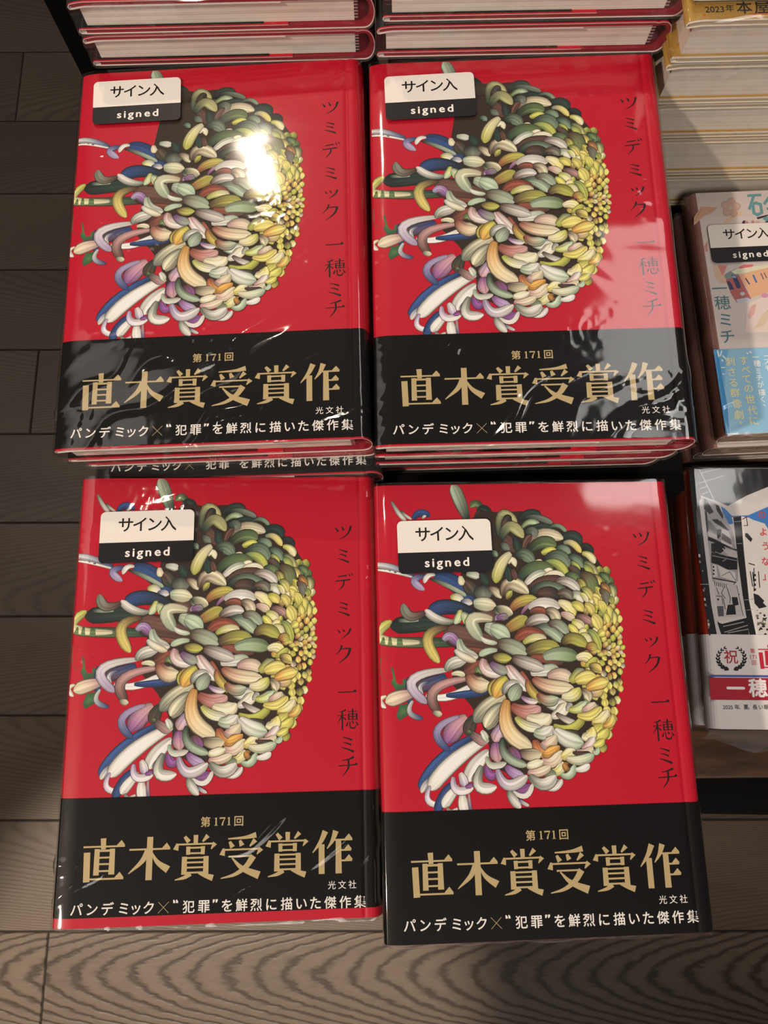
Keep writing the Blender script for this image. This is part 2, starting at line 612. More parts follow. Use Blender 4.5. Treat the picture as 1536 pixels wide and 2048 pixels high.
H_BAND="""3c8fc9 2,987 26,986 30,1199 33,1319 21,1476 1,1479
6fb0dc 26,986 86,989 65,1055 44,1140 34,1214
eaf4f8 20,991 24,1030 32,1029 28,990
eaf4f8 46,992 33,1024 39,1026 52,994
eaf4f8 46,1025 62,1047 68,1042 51,1020
eaf4f8 30,1096 52,1096 53,1090 30,1091
eaf4f8 37,1049 42,1059 50,1054 45,1044
eaf4f8 32,1132 40,1137 44,1131 36,1126
eaf4f8 182,1019 193,1022 196,1013 185,1010
eaf4f8 199,1006 207,1019 215,1014 207,1001"""
I_ART="""3a78c0 150,234 171,245 211,290 304,285 489,204 472,370 414,371 395,333 331,312 303,297 203,339 181,340 163,298
d8d2d0 207,298 263,290 303,301 303,335 253,354 217,354
17171c -19,-3 590,-45 575,95 439,112 308,167 191,230 119,200 40,170 20,51
b8b4b4 50,36 174,5 174,1 50,32
b8b4b4 38,97 189,49 189,45 37,93
b8b4b4 41,12 117,210 121,208 45,10
b8b4b4 39,131 83,116 82,112 38,127
b8b4b4 48,165 88,148 87,145 46,161
a39fa3 46,182 115,208 164,283 207,384 221,547 210,669 43,671 47,450 41,247
17171c 54,186 68,189 106,269 91,277 54,224
17171c 50,231 64,235 91,273 83,284 52,250
17171c 91,311 125,310 185,373 178,377 108,333
17171c 116,322 142,321 185,375 157,363
17171c 55,262 66,262 68,375 55,394
17171c 61,412 111,434 198,482 220,485 219,496 59,435
17171c 76,453 135,445 157,486 115,516 72,502
17171c 112,371 142,370 134,411 115,427
17171c 118,219 139,230 160,291 154,310 125,261
6c6a6e 65,315 79,322 116,370 110,397 68,367
6c6a6e 144,389 189,422 192,463 137,426
cfc9c9 63,382 113,404 114,430 65,412
cfc9c9 142,366 178,377 199,433 144,389
cfc9c9 133,430 196,463 197,474 135,449
cfc9c9 137,483 181,536 185,533 141,479
cfc9c9 150,485 189,536 193,533 154,482
cfc9c9 162,487 197,536 201,533 167,484
cfc9c9 175,489 205,536 209,533 180,486
cfc9c9 188,491 213,536 217,533 193,488
cfc9c9 201,493 221,535 225,533 206,490
17171c 72,505 218,537 212,603 158,604 102,575 67,565
8f8c90 76,526 214,554 215,550 77,521
8f8c90 92,503 165,529 167,525 94,499
8f8c90 133,559 158,543 156,539 131,555
d4cecd 102,577 144,600 200,618 197,673 114,645
17171c 118,642 169,616 168,613 117,640
17171c 166,615 195,667 197,665 169,614
d4cecd 73,576 95,575 96,645 71,649
17171c 74,583 83,585 82,596 74,594
17171c 73,603 82,605 81,616 73,614
17171c 71,623 80,625 79,636 71,634
17171c 64,655 199,680 201,674 66,649
17171c 166,734 211,748 213,743 168,728
17171c 185,679 184,733 189,732 190,679
c4bfbf 77,663 169,680 204,695 214,864 84,876 72,718
17171c 74,670 76,697 79,697 78,669
17171c 85,673 86,699 90,699 88,672
17171c 95,676 97,701 101,701 99,675
17171c 106,678 108,703 111,703 110,678
17171c 117,681 118,705 122,705 120,681
17171c 127,684 129,708 133,707 131,683
17171c 138,687 140,710 143,709 142,686
17171c 82,707 93,748 97,747 85,705
17171c 126,705 108,739 111,741 129,706
17171c 108,740 128,770 131,767 111,737
17171c 143,709 156,769 160,768 147,708
17171c 156,766 150,797 153,797 160,767
17171c 116,767 122,830 126,830 120,767
17171c 79,756 113,759 113,755 79,752
17171c 110,756 110,805 113,805 114,756
17171c 199,694 220,865 223,864 202,693
17171c 94,774 93,777 91,779 89,780 87,780 84,779 83,777 83,774 83,772 85,770 87,768 90,768 92,770 94,772
17171c 140,804 180,800 182,857 125,861
55555a 79,812 115,811 113,868 81,869
17171c 166,760 198,760 202,803 169,811
17171c 75,894 242,867 244,966 154,1052 69,1053
d8d2d0 75,894 239,865 245,874 99,911 82,904
a09c9c 104,928 223,901 222,896 103,923
a09c9c 108,960 243,919 242,914 107,955
a09c9c 126,963 248,940 248,935 125,958
17171c -19,13 15,32 36,170 42,491 47,801 65,975 22,976 3,635 -8,491 -18,194
cdc7c9 26,205 43,182 50,235 61,549 69,887 90,975 65,975 47,801 37,524
17171c 216,298 263,290 261,350 259,489 262,777 284,973 247,973 229,741 221,547
e2dcd8 262,297 273,297 267,489 274,759 297,972 284,973 262,777
9a9898 218,326 261,322 261,318 218,323
9a9898 221,455 253,453 253,449 222,452
9a9898 236,777 292,771 292,768 236,774
9a9898 241,834 279,830 279,827 241,831
9a9898 -6,691 46,691 47,687 -6,688
17171c 268,311 294,298 292,294 267,307
17171c 290,296 292,347 297,347 294,295
17171c 296,344 272,344 271,348 296,348
17171c 276,391 290,391 315,424 304,443 274,410
17171c 279,568 313,579 315,574 281,563
17171c 305,593 293,727 298,727 310,593
17171c 329,612 327,705 332,705 334,611
17171c 282,612 288,699 293,698 287,611
17171c 296,616 295,669 300,669 301,615
17171c 303,628 315,627 314,640 302,640
17171c 300,655 313,655 312,668 299,668
17171c 298,682 310,682 309,695 296,695
17171c 295,710 308,709 306,722 294,722
17171c 291,737 318,747 348,779 339,790 359,812 315,823 292,794
17171c 423,913 415,917 408,918 400,913 410,908 418,907
17171c 442,848 440,851 434,851 433,848 434,845 442,844
17171c 341,922 331,928 323,927 321,922 322,918 334,916
d8d2c4 433,867 430,871 423,873 422,867 425,863 432,861
17171c 414,888 413,893 404,895 403,888 405,882 412,884
d8d2c4 458,885 455,888 450,887 449,885 451,881 455,882
6a675f 463,828 462,832 455,832 449,828 455,824 463,822
6a675f 323,905 319,914 312,912 303,906 310,899 322,897
17171c 346,893 345,896 337,898 338,893 339,888 345,890
17171c 359,939 354,943 346,945 342,939 346,933 354,936
6a675f 342,903 339,907 331,908 324,903 330,899 341,897
17171c 353,876 352,878 348,879 346,876 347,873 353,873
17171c 436,902 435,905 429,905 427,903 429,900 436,900
6a675f 375,963 372,969 365,970 364,964 366,959 371,957
17171c 308,878 306,882 298,881 295,878 298,873 305,873
17171c 331,893 328,894 325,896 325,893 325,890 329,890
17171c 459,864 457,868 450,867 445,864 451,860 456,860
6a675f 348,887 345,896 337,892 335,888 337,883 348,882
17171c 395,916 393,923 385,923 385,916 386,909 393,913
17171c 406,903 405,906 401,906 400,903 402,900 407,901
17171c 434,865 431,868 428,867 427,865 429,863 432,862
17171c 311,941 307,945 302,946 300,942 303,939 309,937
6a675f 320,927 318,930 313,929 313,927 315,925 319,923
d8d2c4 323,951 318,956 311,954 310,951 312,948 320,947
d8d2c4 311,855 308,858 303,858 301,855 305,852 308,853
6a675f 346,909 337,916 328,918 320,910 328,902 337,901
6a675f 336,895 332,901 325,900 324,895 325,888 334,887
17171c 396,898 391,901 387,904 382,898 388,893 395,892
17171c 374,885 372,888 368,888 368,885 368,882 372,882
17171c 423,872 419,877 415,876 413,872 414,870 419,870
d8d2c4 316,857 311,859 304,861 302,857 307,854 313,852
6a675f 376,862 374,868 367,868 363,862 367,859 374,857
17171c 380,916 377,920 370,925 367,917 370,910 377,911
17171c 398,838 388,845 380,845 377,838 380,829 390,831
d8d2c4 333,943 331,946 328,946 326,943 327,940 332,941
d8d2c4 346,895 337,902 331,902 330,895 330,891 338,891
17171c 421,922 419,924 416,924 415,922 416,920 419,920
17171c 304,905 301,908 299,907 297,905 298,903 302,903
17171c 343,966 340,969 332,973 328,966 333,960 341,961
6a675f 390,963 386,967 384,967 382,964 385,960 387,961
17171c 424,933 421,936 414,937 413,933 415,931 420,929
d8d2c4 454,863 449,867 441,870 439,863 441,855 448,856
6a675f 383,911 379,918 372,914 371,911 372,909 381,908
6a675f 308,865 303,872 297,872 291,865 295,858 307,858
17171c 334,912 331,916 326,916 323,912 324,906 332,908
d8d2c4 415,838 412,844 405,841 400,838 406,834 414,833
6a675f 402,913 399,920 393,918 388,914 394,911 399,908
17171c 329,911 327,913 322,915 318,911 322,908 328,909
17171c 430,923 428,927 423,929 420,924 424,918 430,917
17171c 396,902 390,908 383,911 374,903 385,894 392,899
17171c 445,964 444,966 439,968 438,964 440,962 444,961
17171c 350,878 345,884 339,882 336,879 339,876 346,875
6a675f 461,891 455,895 449,897 447,891 451,886 458,885
6a675f 459,833 459,836 453,836 454,833 454,830 460,829
17171c 397,919 395,925 387,925 386,919 388,912 395,912
17171c 461,883 454,889 447,891 439,883 449,875 455,877
6a675f 414,844 405,848 396,852 397,844 399,839 408,839
17171c 324,936 321,940 314,941 312,936 314,933 321,933
17171c 339,879 337,885 329,886 329,879 332,874 338,876
d8d2c4 377,866 372,872 365,871 359,866 365,860 372,862
d8d2c4 319,913 313,918 307,917 304,914 309,909 314,907
17171c 348,861 345,867 335,866 334,861 337,853 344,857
17171c 425,829 422,835 414,832 412,829 415,825 423,824
17171c 411,924 408,929 400,931 394,924 403,918 410,918
6a675f 443,865 440,868 434,868 434,865 437,862 441,861
6a675f 328,848 321,853 315,853 310,849 317,845 323,845
6a675f 400,868 397,871 393,872 392,868 394,866 398,864
6a675f 311,908 309,913 296,918 295,908 300,898 308,904
6a675f 306,833 304,835 301,835 301,833 301,830 305,831
17171c 321,935 316,938 309,940 304,935 309,929 316,930
c8c2c2 8,766 17,768 17,783 8,782
8f8c90 15,708 20,709 20,717 15,717
c8c2c2 11,609 15,610 15,617 11,617
c8c2c2 -3,516 8,517 7,534 -3,534
8f8c90 6,716 15,718 14,730 7,730
8f8c90 -3,550 8,551 7,567 -2,567
8f8c90 10,798 20,800 20,814 11,813
8f8c90 18,927 24,928 24,937 18,936
17171c 23,916 29,917 29,926 24,926
17171c 7,580 12,581 12,589 7,589
17171c 13,829 20,830 20,840 14,839
c8c2c2 18,906 28,908 28,925 18,924
8f8c90 17,887 26,889 26,902 17,902
17171c -2,535 11,537 10,556 -1,555
17171c 18,948 24,949 24,959 18,959"""
I_BAND="""17171c 96,1047 97,1045 102,1044 108,1044 112,1045 114,1047 112,1049 107,1050 102,1050 97,1049
17171c 94,1049 94,1047 96,1042 99,1037 103,1034 106,1034 106,1036 104,1041 100,1045 97,1049
17171c 78,1060 80,1057 84,1055 90,1053 95,1053 98,1054 96,1057 92,1060 86,1061 81,1061
17171c 77,1062 75,1060 76,1055 78,1049 81,1045 84,1044 85,1046 85,1051 82,1057 79,1061
17171c 66,1077 66,1073 70,1069 76,1066 81,1064 84,1065 84,1068 80,1072 74,1076 69,1077
17171c 64,1078 62,1076 61,1071 61,1065 63,1060 66,1058 68,1060 69,1065 69,1071 67,1076
17171c 59,1095 58,1092 61,1087 66,1082 71,1079 74,1079 75,1082 72,1087 67,1092 62,1095
17171c 58,1096 55,1095 52,1090 50,1084 51,1078 53,1076 56,1077 59,1082 60,1088 60,1094
17171c 58,1115 57,1111 58,1106 61,1099 66,1095 69,1094 71,1097 70,1103 66,1109 62,1114
17171c 58,1114 54,1114 50,1110 46,1105 45,1099 47,1095 50,1096 55,1099 58,1105 59,1111
17171c 64,1133 61,1130 60,1124 62,1117 65,1111 69,1109 72,1112 72,1118 71,1125 67,1131
17171c 64,1131 60,1132 54,1130 49,1125 46,1120 47,1116 51,1115 57,1117 62,1122 65,1127
17171c 75,1148 72,1146 69,1141 69,1133 70,1127 74,1124 77,1125 80,1131 80,1139 79,1145
17171c 76,1145 72,1147 66,1146 59,1143 54,1139 54,1135 58,1133 64,1133 71,1136 76,1141
17171c 92,1159 88,1159 83,1154 80,1147 80,1140 83,1136 87,1137 92,1142 95,1149 95,1156
17171c 93,1154 90,1158 83,1159 75,1158 69,1155 67,1151 71,1148 78,1146 85,1147 91,1150
17171c 112,1166 107,1166 101,1163 96,1157 94,1150 96,1146 101,1145 107,1148 112,1154 114,1161
17171c 113,1159 111,1164 104,1167 96,1168 89,1167 86,1164 88,1159 95,1156 103,1154 110,1156
17171c 178,1046 176,1048 172,1049 166,1049 161,1048 160,1046 162,1044 166,1043 172,1043 177,1044
17171c 179,1048 177,1048 174,1044 171,1040 170,1035 171,1033 173,1033 176,1036 179,1041 180,1046
17171c 193,1059 191,1060 186,1060 180,1059 176,1056 175,1053 177,1052 182,1052 188,1053 192,1056
17171c 195,1061 192,1060 190,1055 189,1050 189,1045 191,1042 193,1043 195,1048 197,1053 196,1058
17171c 203,1075 200,1076 195,1074 190,1071 187,1067 186,1064 189,1063 195,1065 200,1068 203,1072
17171c 204,1077 202,1075 201,1070 201,1063 203,1058 206,1056 208,1058 209,1063 209,1070 207,1075
17171c 207,1094 203,1094 199,1091 195,1086 193,1081 194,1078 197,1077 202,1080 206,1085 208,1090
17171c 208,1094 206,1092 206,1086 209,1080 212,1075 216,1074 217,1076 217,1082 214,1088 211,1093
17171c 204,1113 200,1112 197,1108 194,1102 194,1096 196,1092 200,1093 203,1098 206,1104 206,1110
17171c 204,1113 203,1109 206,1103 210,1098 215,1094 219,1093 220,1097 217,1103 213,1108 208,1112
17171c 195,1131 192,1129 189,1124 189,1117 191,1111 194,1108 197,1110 199,1115 200,1122 198,1128
17171c 195,1129 195,1125 199,1120 205,1115 211,1113 215,1114 215,1118 211,1123 205,1128 199,1130
17171c 181,1147 178,1144 177,1138 179,1130 182,1124 186,1122 189,1125 190,1132 188,1139 185,1145
17171c 180,1143 182,1139 187,1135 194,1132 201,1131 204,1133 203,1137 198,1142 191,1145 184,1146
17171c 162,1159 160,1155 161,1148 165,1141 171,1136 175,1135 177,1139 176,1146 172,1153 166,1158
17171c 162,1154 164,1150 171,1146 179,1145 185,1146 188,1150 186,1154 179,1157 171,1158 164,1157
17171c 141,1165 140,1161 143,1154 149,1148 156,1144 161,1145 161,1149 158,1156 152,1162 145,1166
17171c 141,1159 144,1155 151,1154 160,1155 166,1158 167,1163 164,1166 157,1168 148,1167 142,1163"""
H_TXT="""一 92 614 92 4f8087
穂 96 702 92 4f8087
ミ 99 806 92 4f8087
チ 95 908 92 4f8087"""
H_BTXT="""刺 86 1059 56 efe6b4
さ 85 1122 56 efe6b4
る 86 1184 56 efe6b4
群 86 1244 56 efe6b4
像 88 1307 56 efe6b4
劇 88 1370 56 efe6b4
。 108 1399 56 efe6b4
す 161 1057 56 efe6b4
べ 164 1112 56 efe6b4
て 161 1166 56 efe6b4
の 163 1222 56 efe6b4
世 163 1285 56 efe6b4
代 165 1349 56 efe6b4
に 164 1408 56 efe6b4
一 230 1040 40 f6f8f8
穂 232 1078 40 f6f8f8
ミ 232 1123 40 f6f8f8
チ 232 1162 40 f6f8f8
が 232 1203 40 f6f8f8
描 232 1248 40 f6f8f8
く 232 1289 40 f6f8f8
、 247 1311 40 f6f8f8
ー 294 1036 40 f6f8f8
ス 289 1069 40 f6f8f8
モ 288 1108 40 f6f8f8"""
I_TXT="""の 382 281 52 c9454c
よ 381 382 52 c9454c
う 386 465 52 c9454c
な 377 554 52 c9454c
」 376 638 52 c9454c"""
I_BTXT="""祝 131 1091 80 b01c33
第 254 1058 28 d2606c
回 256 1122 28 d2606c
171 255 1091 30 d2606c
一 142 1262 104 f4eeee
穂 264 1258 104 f4eeee
2025 90 1363 28 4a484c
年 140 1362 28 4a484c
、 161 1361 28 4a484c
夏 189 1361 28 4a484c
。 212 1360 28 4a484c
長 238 1361 28 4a484c
い 270 1360 28 4a484c
眠 301 1360 28 4a484c"""

# ------------------------------------------------------------------ lettering
_glyphs = {}
def glyph(txt, bold=0.0):
    """triangles of a sans-serif word, centred, 1 unit = the letter body"""
    k = (txt, bold)
    if k not in _glyphs:
        cu = bpy.data.curves.new('lettering', 'FONT'); cu.body = txt; cu.size = 1.0
        cu.resolution_u = 3; cu.align_x = 'LEFT'
        o = bpy.data.objects.new('lettering', cu); COL.objects.link(o)
        dg = bpy.context.evaluated_depsgraph_get()
        me = bpy.data.meshes.new_from_object(o.evaluated_get(dg))
        v = np.array([p.co[:2] for p in me.vertices], dtype=float).reshape(-1, 2); f = [tuple(p.vertices) for p in me.polygons]
        bpy.data.objects.remove(o); bpy.data.curves.remove(cu); bpy.data.meshes.remove(me)
        if len(v):
            c = (v.max(0) + v.min(0)) / 2
            if ord(txt[0]) > 0x2fff: c = np.array([.5, .38])
            else: c[1] = .36
            v = v - c
        if bold and len(v):
            n = len(v); f0 = list(f); v0 = v
            for dx, dy in ((-bold, 0), (bold, 0), (0, bold), (0, -bold)):
                f = f + [tuple(i + len(v) for i in q) for q in f0]; v = np.vstack([v, v0 + (dx, dy)])
        lay = np.repeat(np.arange(5 if bold and len(v) else 1), max(1, len(v) // (5 if bold and len(v) else 1)))[:len(v)]
        _glyphs[k] = (v, f, lay)
    return _glyphs[k]


def S(*p):
    return [tuple(q) for q in p]

# brush-serif characters as tapering strokes in a 100 x 100 box: (x, y, width)
def serif(x, y, s=12):
    return [(x - s, y, 2), (x - s * .45, y - s * .32, s * .62), (x, y, 2)]
CJK = {
 '1': [S((50,6,15),(50,95,15)), S((30,20,3),(46,9,6)), S((30,94,5),(70,94,5))],
 '7': [S((16,8,3),(22,30,2)), S((16,13,14),(84,13,14)), S((82,16,4),(60,52,12),(48,96,18))],
 '直': [S((2,21,4),(97,21,4)), serif(97,19,18), S((47,3,13),(48,27,11)), S((34,26,12),(34,83,13)), S((69,26,12),(69,82,14)),
        S((34,30,5),(69,30,5)), S((34,45,4),(69,45,4)), S((34,59,4),(69,59,4)), S((34,74,4),(69,74,4)),
        S((11,33,15),(13,97,15)), S((12,91,4),(97,91,4)), serif(97,89,20)],
 '木': [S((3,30,4),(97,30,4)), serif(97,28,18), S((50,3,14),(50,97,15)), S((46,32,13),(33,56,11),(3,82,2)), S((52,32,2),(68,58,10),(94,76,17))],
 '賞': [S((50,2,11),(50,20,10)), S((24,5,7),(34,17,11)), S((78,4,11),(66,17,4)), S((8,20,6),(4,34,13)), S((8,22,4),(94,22,4)), S((95,21,11),(86,34,2)),
        S((33,27,10),(33,45,9)), S((67,27,10),(67,45,9)), S((33,30,4),(67,30,4)), S((33,42,4),(67,42,4)),
        S((25,49,12),(25,88,13)), S((75,49,12),(75,88,13)), S((25,52,4),(75,52,4)), S((25,62,4),(75,62,4)), S((25,73,4),(75,73,4)), S((25,84,4),(75,84,4)),
        S((40,86,11),(26,94,8),(4,99,2)), S((58,86,3),(76,92,10),(92,97,14))],
 '受': [S((84,6,13),(58,11,7),(18,13,3)), S((22,19,6),(29,32,12)), S((46,17,6),(51,29,12)), S((82,17,12),(69,31,3)),
        S((9,34,6),(5,49,13)), S((9,37,4),(95,37,4)), S((96,36,12),(86,49,2)), S((20,52,4),(72,52,4)),
        S((78,52,15),(62,74,12),(36,91,8),(3,99,2)), S((28,55,3),(52,78,11),(92,95,18))],
 '作': [S((33,3,14),(22,26,10),(3,50,2)), S((24,32,14),(24,97,14)), S((58,3,14),(50,24,9),(37,42,2)), S((48,23,4),(97,23,4)), serif(97,21,18),
        S((64,23,13),(64,97,15)), S((64,46,4),(94,46,4)), serif(95,44,17), S((64,69,4),(96,69,4)), serif(97,67,18)],
 'ツ': [S((8,32,3),(16,40,7),(23,52,11)), S((40,26,3),(47,34,7),(52,47,11)), S((90,24,12),(78,56,8),(58,78,5),(28,93,2))],
 'ミ': [S((22,15,3),(46,21,6),(73,31,10)), S((24,42,3),(46,47,6),(68,56,10)), S((14,68,3),(46,77,7),(82,92,12))],
 'デ': [S((20,22,5),(66,15,7)), S((6,45,5),(86,37,7)), S((52,42,9),(47,68,7),(22,95,2)), S((76,5,3),(84,19,8)), S((90,1,3),(98,14,8))],
 'ッ': [S((16,44,3),(28,60,10)), S((42,40,3),(51,55,10)), S((84,38,11),(72,64,8),(36,92,2))],
 'ク': [S((38,8,10),(28,32,6),(8,54,2)), S((34,25,4),(76,22,6)), S((80,21,12),(66,58,9),(22,96,2))],
 '一': [S((5,51,5),(94,49,5)), serif(95,47,16)],
 '穂': [S((42,8,8),(30,13,5),(12,18,2)), S((4,33,3),(46,31,3)), S((26,14,7),(26,97,7)), S((25,34,6),(4,66,2)), S((28,38,2),(42,52,7)),
        S((50,17,3),(96,15,3)), S((73,3,7),(73,52,6)), S((55,25,6),(55,53,6)), S((92,25,7),(92,53,7)), S((55,27,3),(92,27,3)), S((55,38,3),(92,38,3)), S((55,50,3),(92,50,3)),
        S((52,62,3),(45,80,8)), S((60,60,5),(61,80,5),(66,88,6),(82,88,6),(88,74,2)), S((70,57,3),(77,69,8)), S((88,60,3),(97,77,9))],
 'チ': [S((78,12,10),(56,20,6),(24,27,3)), S((5,50,4),(93,46,5)), serif(95,44,13), S((52,22,9),(51,60,8),(24,97,2))],
}


def smooth_path(pts, n):
    p = np.array(pts, float)
    if len(p) < 3: return np.stack([p[0] + (p[-1] - p[0]) * t for t in np.linspace(0, 1, 7)])
    q = np.vstack([2 * p[0] - p[1], p, 2 * p[-1] - p[-2]]); out = []
    for i in range(len(p) - 1):
        a, b, c, d = q[i:i + 4]
        for t in np.linspace(0, 1, n, endpoint=False):
            out.append(.5 * (2 * b + (c - a) * t + (2 * a - 5 * b + 4 * c - d) * t * t + (3 * b - a - 3 * c + d) * t ** 3))
    out.append(p[-1]); return np.array(out)


def strokes(ch, heavy=1.0):
    v = []; f = []; lay = []
    for si, st in enumerate(CJK[ch]):
        sharp = len(st) == 3 and st[1][2] > 4 and st[0][2] == 2 and st[2][2] == 2
        p = np.array(st, float) if sharp else smooth_path(st, 6)
        d = np.gradient(p[:, :2], axis=0)
        if sharp: d = np.tile(np.array([[1.0, 0]]), (3, 1))
        d /= np.linalg.norm(d, axis=1)[:, None] + 1e-9
        nrm = np.stack([-d[:, 1], d[:, 0]], 1) * (p[:, 2:3] * heavy / 2)
        b = len(v)
        for a, w in zip(p[:, :2], nrm): v += [a + w, a - w]; lay += [si, si]
        for i in range(len(p) - 1): f.append((b + 2 * i, b + 2 * i + 1, b + 2 * i + 3, b + 2 * i + 2))
    v = np.array(v); return (v - 50) / 100, f, lay      # y runs down


class Sheet:
    """print laid on a cover: positions in 0.1 mm from the top left corner"""
    def __init__(s, w, h, zfun): s.mb = MB(); s.w = w; s.h = h; s.z = zfun
    def pt(s, u, v, k): return ((u - s.w / 2) * 1e-4, (s.h / 2 - v) * 1e-4, s.z((u - s.w / 2) * 1e-4) + k)
    def text(s, txt, u, v, size, k, col=None, bold=0.0, rot=0.0, sx=1.0):
        g, f, lay = glyph(txt, bold)
        if not len(g): return
        c, sn = math.cos(rot), math.sin(rot)
        pts = [s.pt(u + size * (sx * x * c + y * sn), v - size * (y * c - sx * x * sn), k + q * 2e-6) for (x, y), q in zip(g, lay)]
        s.mb.add(pts, f, 0, col)
    def brush(s, ch, u, v, size, k, col=None, heavy=1.0, hs=1.0):
        g, f, lay = strokes(ch, heavy)
        s.mb.add([s.pt(u + x * size, v + y * size * hs, k + q * 2e-6) for (x, y), q in zip(g, lay)], f, 0, col)
    def poly(s, pts, k, col=None):
        s.mb.add([s.pt(u, v, k) for u, v in pts], [tuple(range(len(pts)))], 0, col)


PAL = {'G': '2b4038', 'g': '6f8455', 'y': 'b6b85a', 'Y': 'e0d078', 'c': 'e0d8b8', 'w': 'dcd8d0', 'm': 'aebfa6', 'b': '5a4038', 'r': '93503f',
       'p': 'c29a98', 'v': '84508c', 'l': 'b3a3c4', 'u': '30497c', 'k': '232b2b', 'o': 'd09a50', 'e': '7d8376', 'h': '7f947c', 'd': 'bdbb84'}
PAL = {k: np.array(lin(v)[:3]) for k, v in PAL.items()}


def flower_print(z):
    rnd = random.Random(11)
    sh = Sheet(1360, 1940, z)
    def clampuv(u, v): return min(max(u, 3), 1357), min(max(v, 3), 1460)
    k = 40e-6
    ink = np.array(lin('3a3430')[:3])
    PET = [l.split() for l in PETALS.strip().splitlines()]
    for pl in LEAVES:
        g0, g1 = np.array(lin('2f5a41')[:3]), np.array(lin('5f8a52')[:3])
        pts = [clampuv(*q) for q in pl]
        cen = np.mean(np.array(pts), 0)
        sh.mb.add([sh.pt(u, v, k) for u, v in pts] + [sh.pt(*cen, k)], [(i, (i + 1) % len(pts), len(pts)) for i in range(len(pts))], 0,
                  [tuple(g0 * (.8 + .5 * rnd.random())) + (1,) for _ in pts] + [tuple(g1 * .8) + (1,)])
        k += 1e-6
    T = [-1, -.90, -.87, -.7, -.52, -.35, -.18, 0, .18, .35, .52, .7, .87, .90, 1]
    def petal(row, k, big=True):
        x0, y0, xm, ym, x1, y1, w = map(float, row[:7]); w *= 1.22 if big else 1.12; c0, c1 = PAL[row[7]], PAL[row[8]]
        a, m, b = np.array((x0, y0)), np.array((xm, ym)), np.array((x1, y1))
        cpt = 2 * m - (a + b) / 2
        L = np.linalg.norm(m - a) + np.linalg.norm(b - m); nr = 14
        stripe = [1 + rnd.uniform(-.40, .26) for _ in T]
        lite = rnd.uniform(.95, 1.15); side = rnd.choice((-1, 1)) * rnd.uniform(.1, .35)
        V = []; C = []
        capb = min(.5, (w * .5) / L)
        for i in range(nr):
            t = i / (nr - 1); t = .5 - .5 * math.cos(math.pi * t) if nr > 5 else t
            p = a * (1 - t) ** 2 + 2 * cpt * t * (1 - t) + b * t * t
            d = 2 * (cpt - a) * (1 - t) + 2 * (b - cpt) * t; d = d / (np.linalg.norm(d) + 1e-6); n = np.array((-d[1], d[0]))
            prof = .50 + .50 * math.sin(math.pi * min(1, t / 1.25))
            e = (1 - t) / max(capb, .05)
            if e < 1: prof *= max(0, 1 - (1 - e) ** 1.7) ** .62 * .97 + .03
            e = t / .10
            if e < 1: prof *= .55 + .45 * math.sqrt(max(0, 1 - (1 - e) ** 2))
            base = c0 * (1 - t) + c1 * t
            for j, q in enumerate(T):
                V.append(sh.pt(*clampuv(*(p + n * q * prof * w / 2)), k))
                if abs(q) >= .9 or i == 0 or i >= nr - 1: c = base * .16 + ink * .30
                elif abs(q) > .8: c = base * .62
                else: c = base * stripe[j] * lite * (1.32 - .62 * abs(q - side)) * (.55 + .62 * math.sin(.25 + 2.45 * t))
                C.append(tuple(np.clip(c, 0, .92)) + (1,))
        nc = len(T)
        F = [(i * nc + j, i * nc + j + 1, (i + 1) * nc + j + 1, (i + 1) * nc + j) for i in range(nr - 1) for j in range(nc - 1)]
        sh.mb.add(V, F, 0, C)
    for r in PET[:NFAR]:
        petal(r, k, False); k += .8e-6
    sh.poly([clampuv(*q) for q in BODY], k, lin('33261f'))
    k += 1e-6
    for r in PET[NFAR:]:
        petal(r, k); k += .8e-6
    return sh.mb

# ------------------------------------------------------------------ materials
M = {
 'red': mat('red_jacket_paper', 'be0a28', .45, .3),
 'paper_edge': mat('jacket_paper_edge', 'ecdcd4', .6),
 'red_case': mat('red_case_cloth', '8e1626', .6, .3),
 'black': mat('black_band_paper', '070607', .45, .15),
 'pages': None, 'pages_cream': None, 'pages_brown': None,
 'ink_black': mat('black_ink', '140e10', .5, .3),
 'gold_ink': mat('gold_ink', 'bca678', .45, .4, .1),
 'white_ink': mat('white_ink', 'ece6e0', .5, .3),
 'sticker_white': mat('sticker_white', 'e6dfd8', .45, .3),
 'sticker_black': mat('sticker_black', '17151a', .42, .3),
 'ink': printed('printed_inks'),
 'gold_paper': mat('gold_band_paper', 'b98f3c', .42, .5, .2, .08, 60),
 'cream_jacket': mat('cream_jacket_paper', 'd6c8b8', .5, .3),
 'cream_edge': mat('cream_jacket_edge', 'f3e6cf', .5, .3),
 'cream_case': mat('cream_case_board', 'b9a78f', .6, .3),
 'orange_ink': mat('orange_ink', 'b86030', .5, .3),
 'pale_cover': mat('pale_picture_cover', 'ddd0cc', .5, .3),
 'brown_spine': mat('brown_cover_spine', '93655b', .45, .4, 0, .12, 25),
 'blue_band': mat('pale_blue_band_paper', '93c6e6', .5, .3),
 'drawing_cover': mat('drawing_cover_paper', 'd2cdcb', .5, .3),
 'rust_spine': mat('rust_red_spine', 'b4371f', .45, .4, 0, .15, 25),
 'white_band': mat('white_band_paper', 'e2dcdc', .5, .3),
 'black_panel': mat('black_laminate', '060505', .7, .1),
}


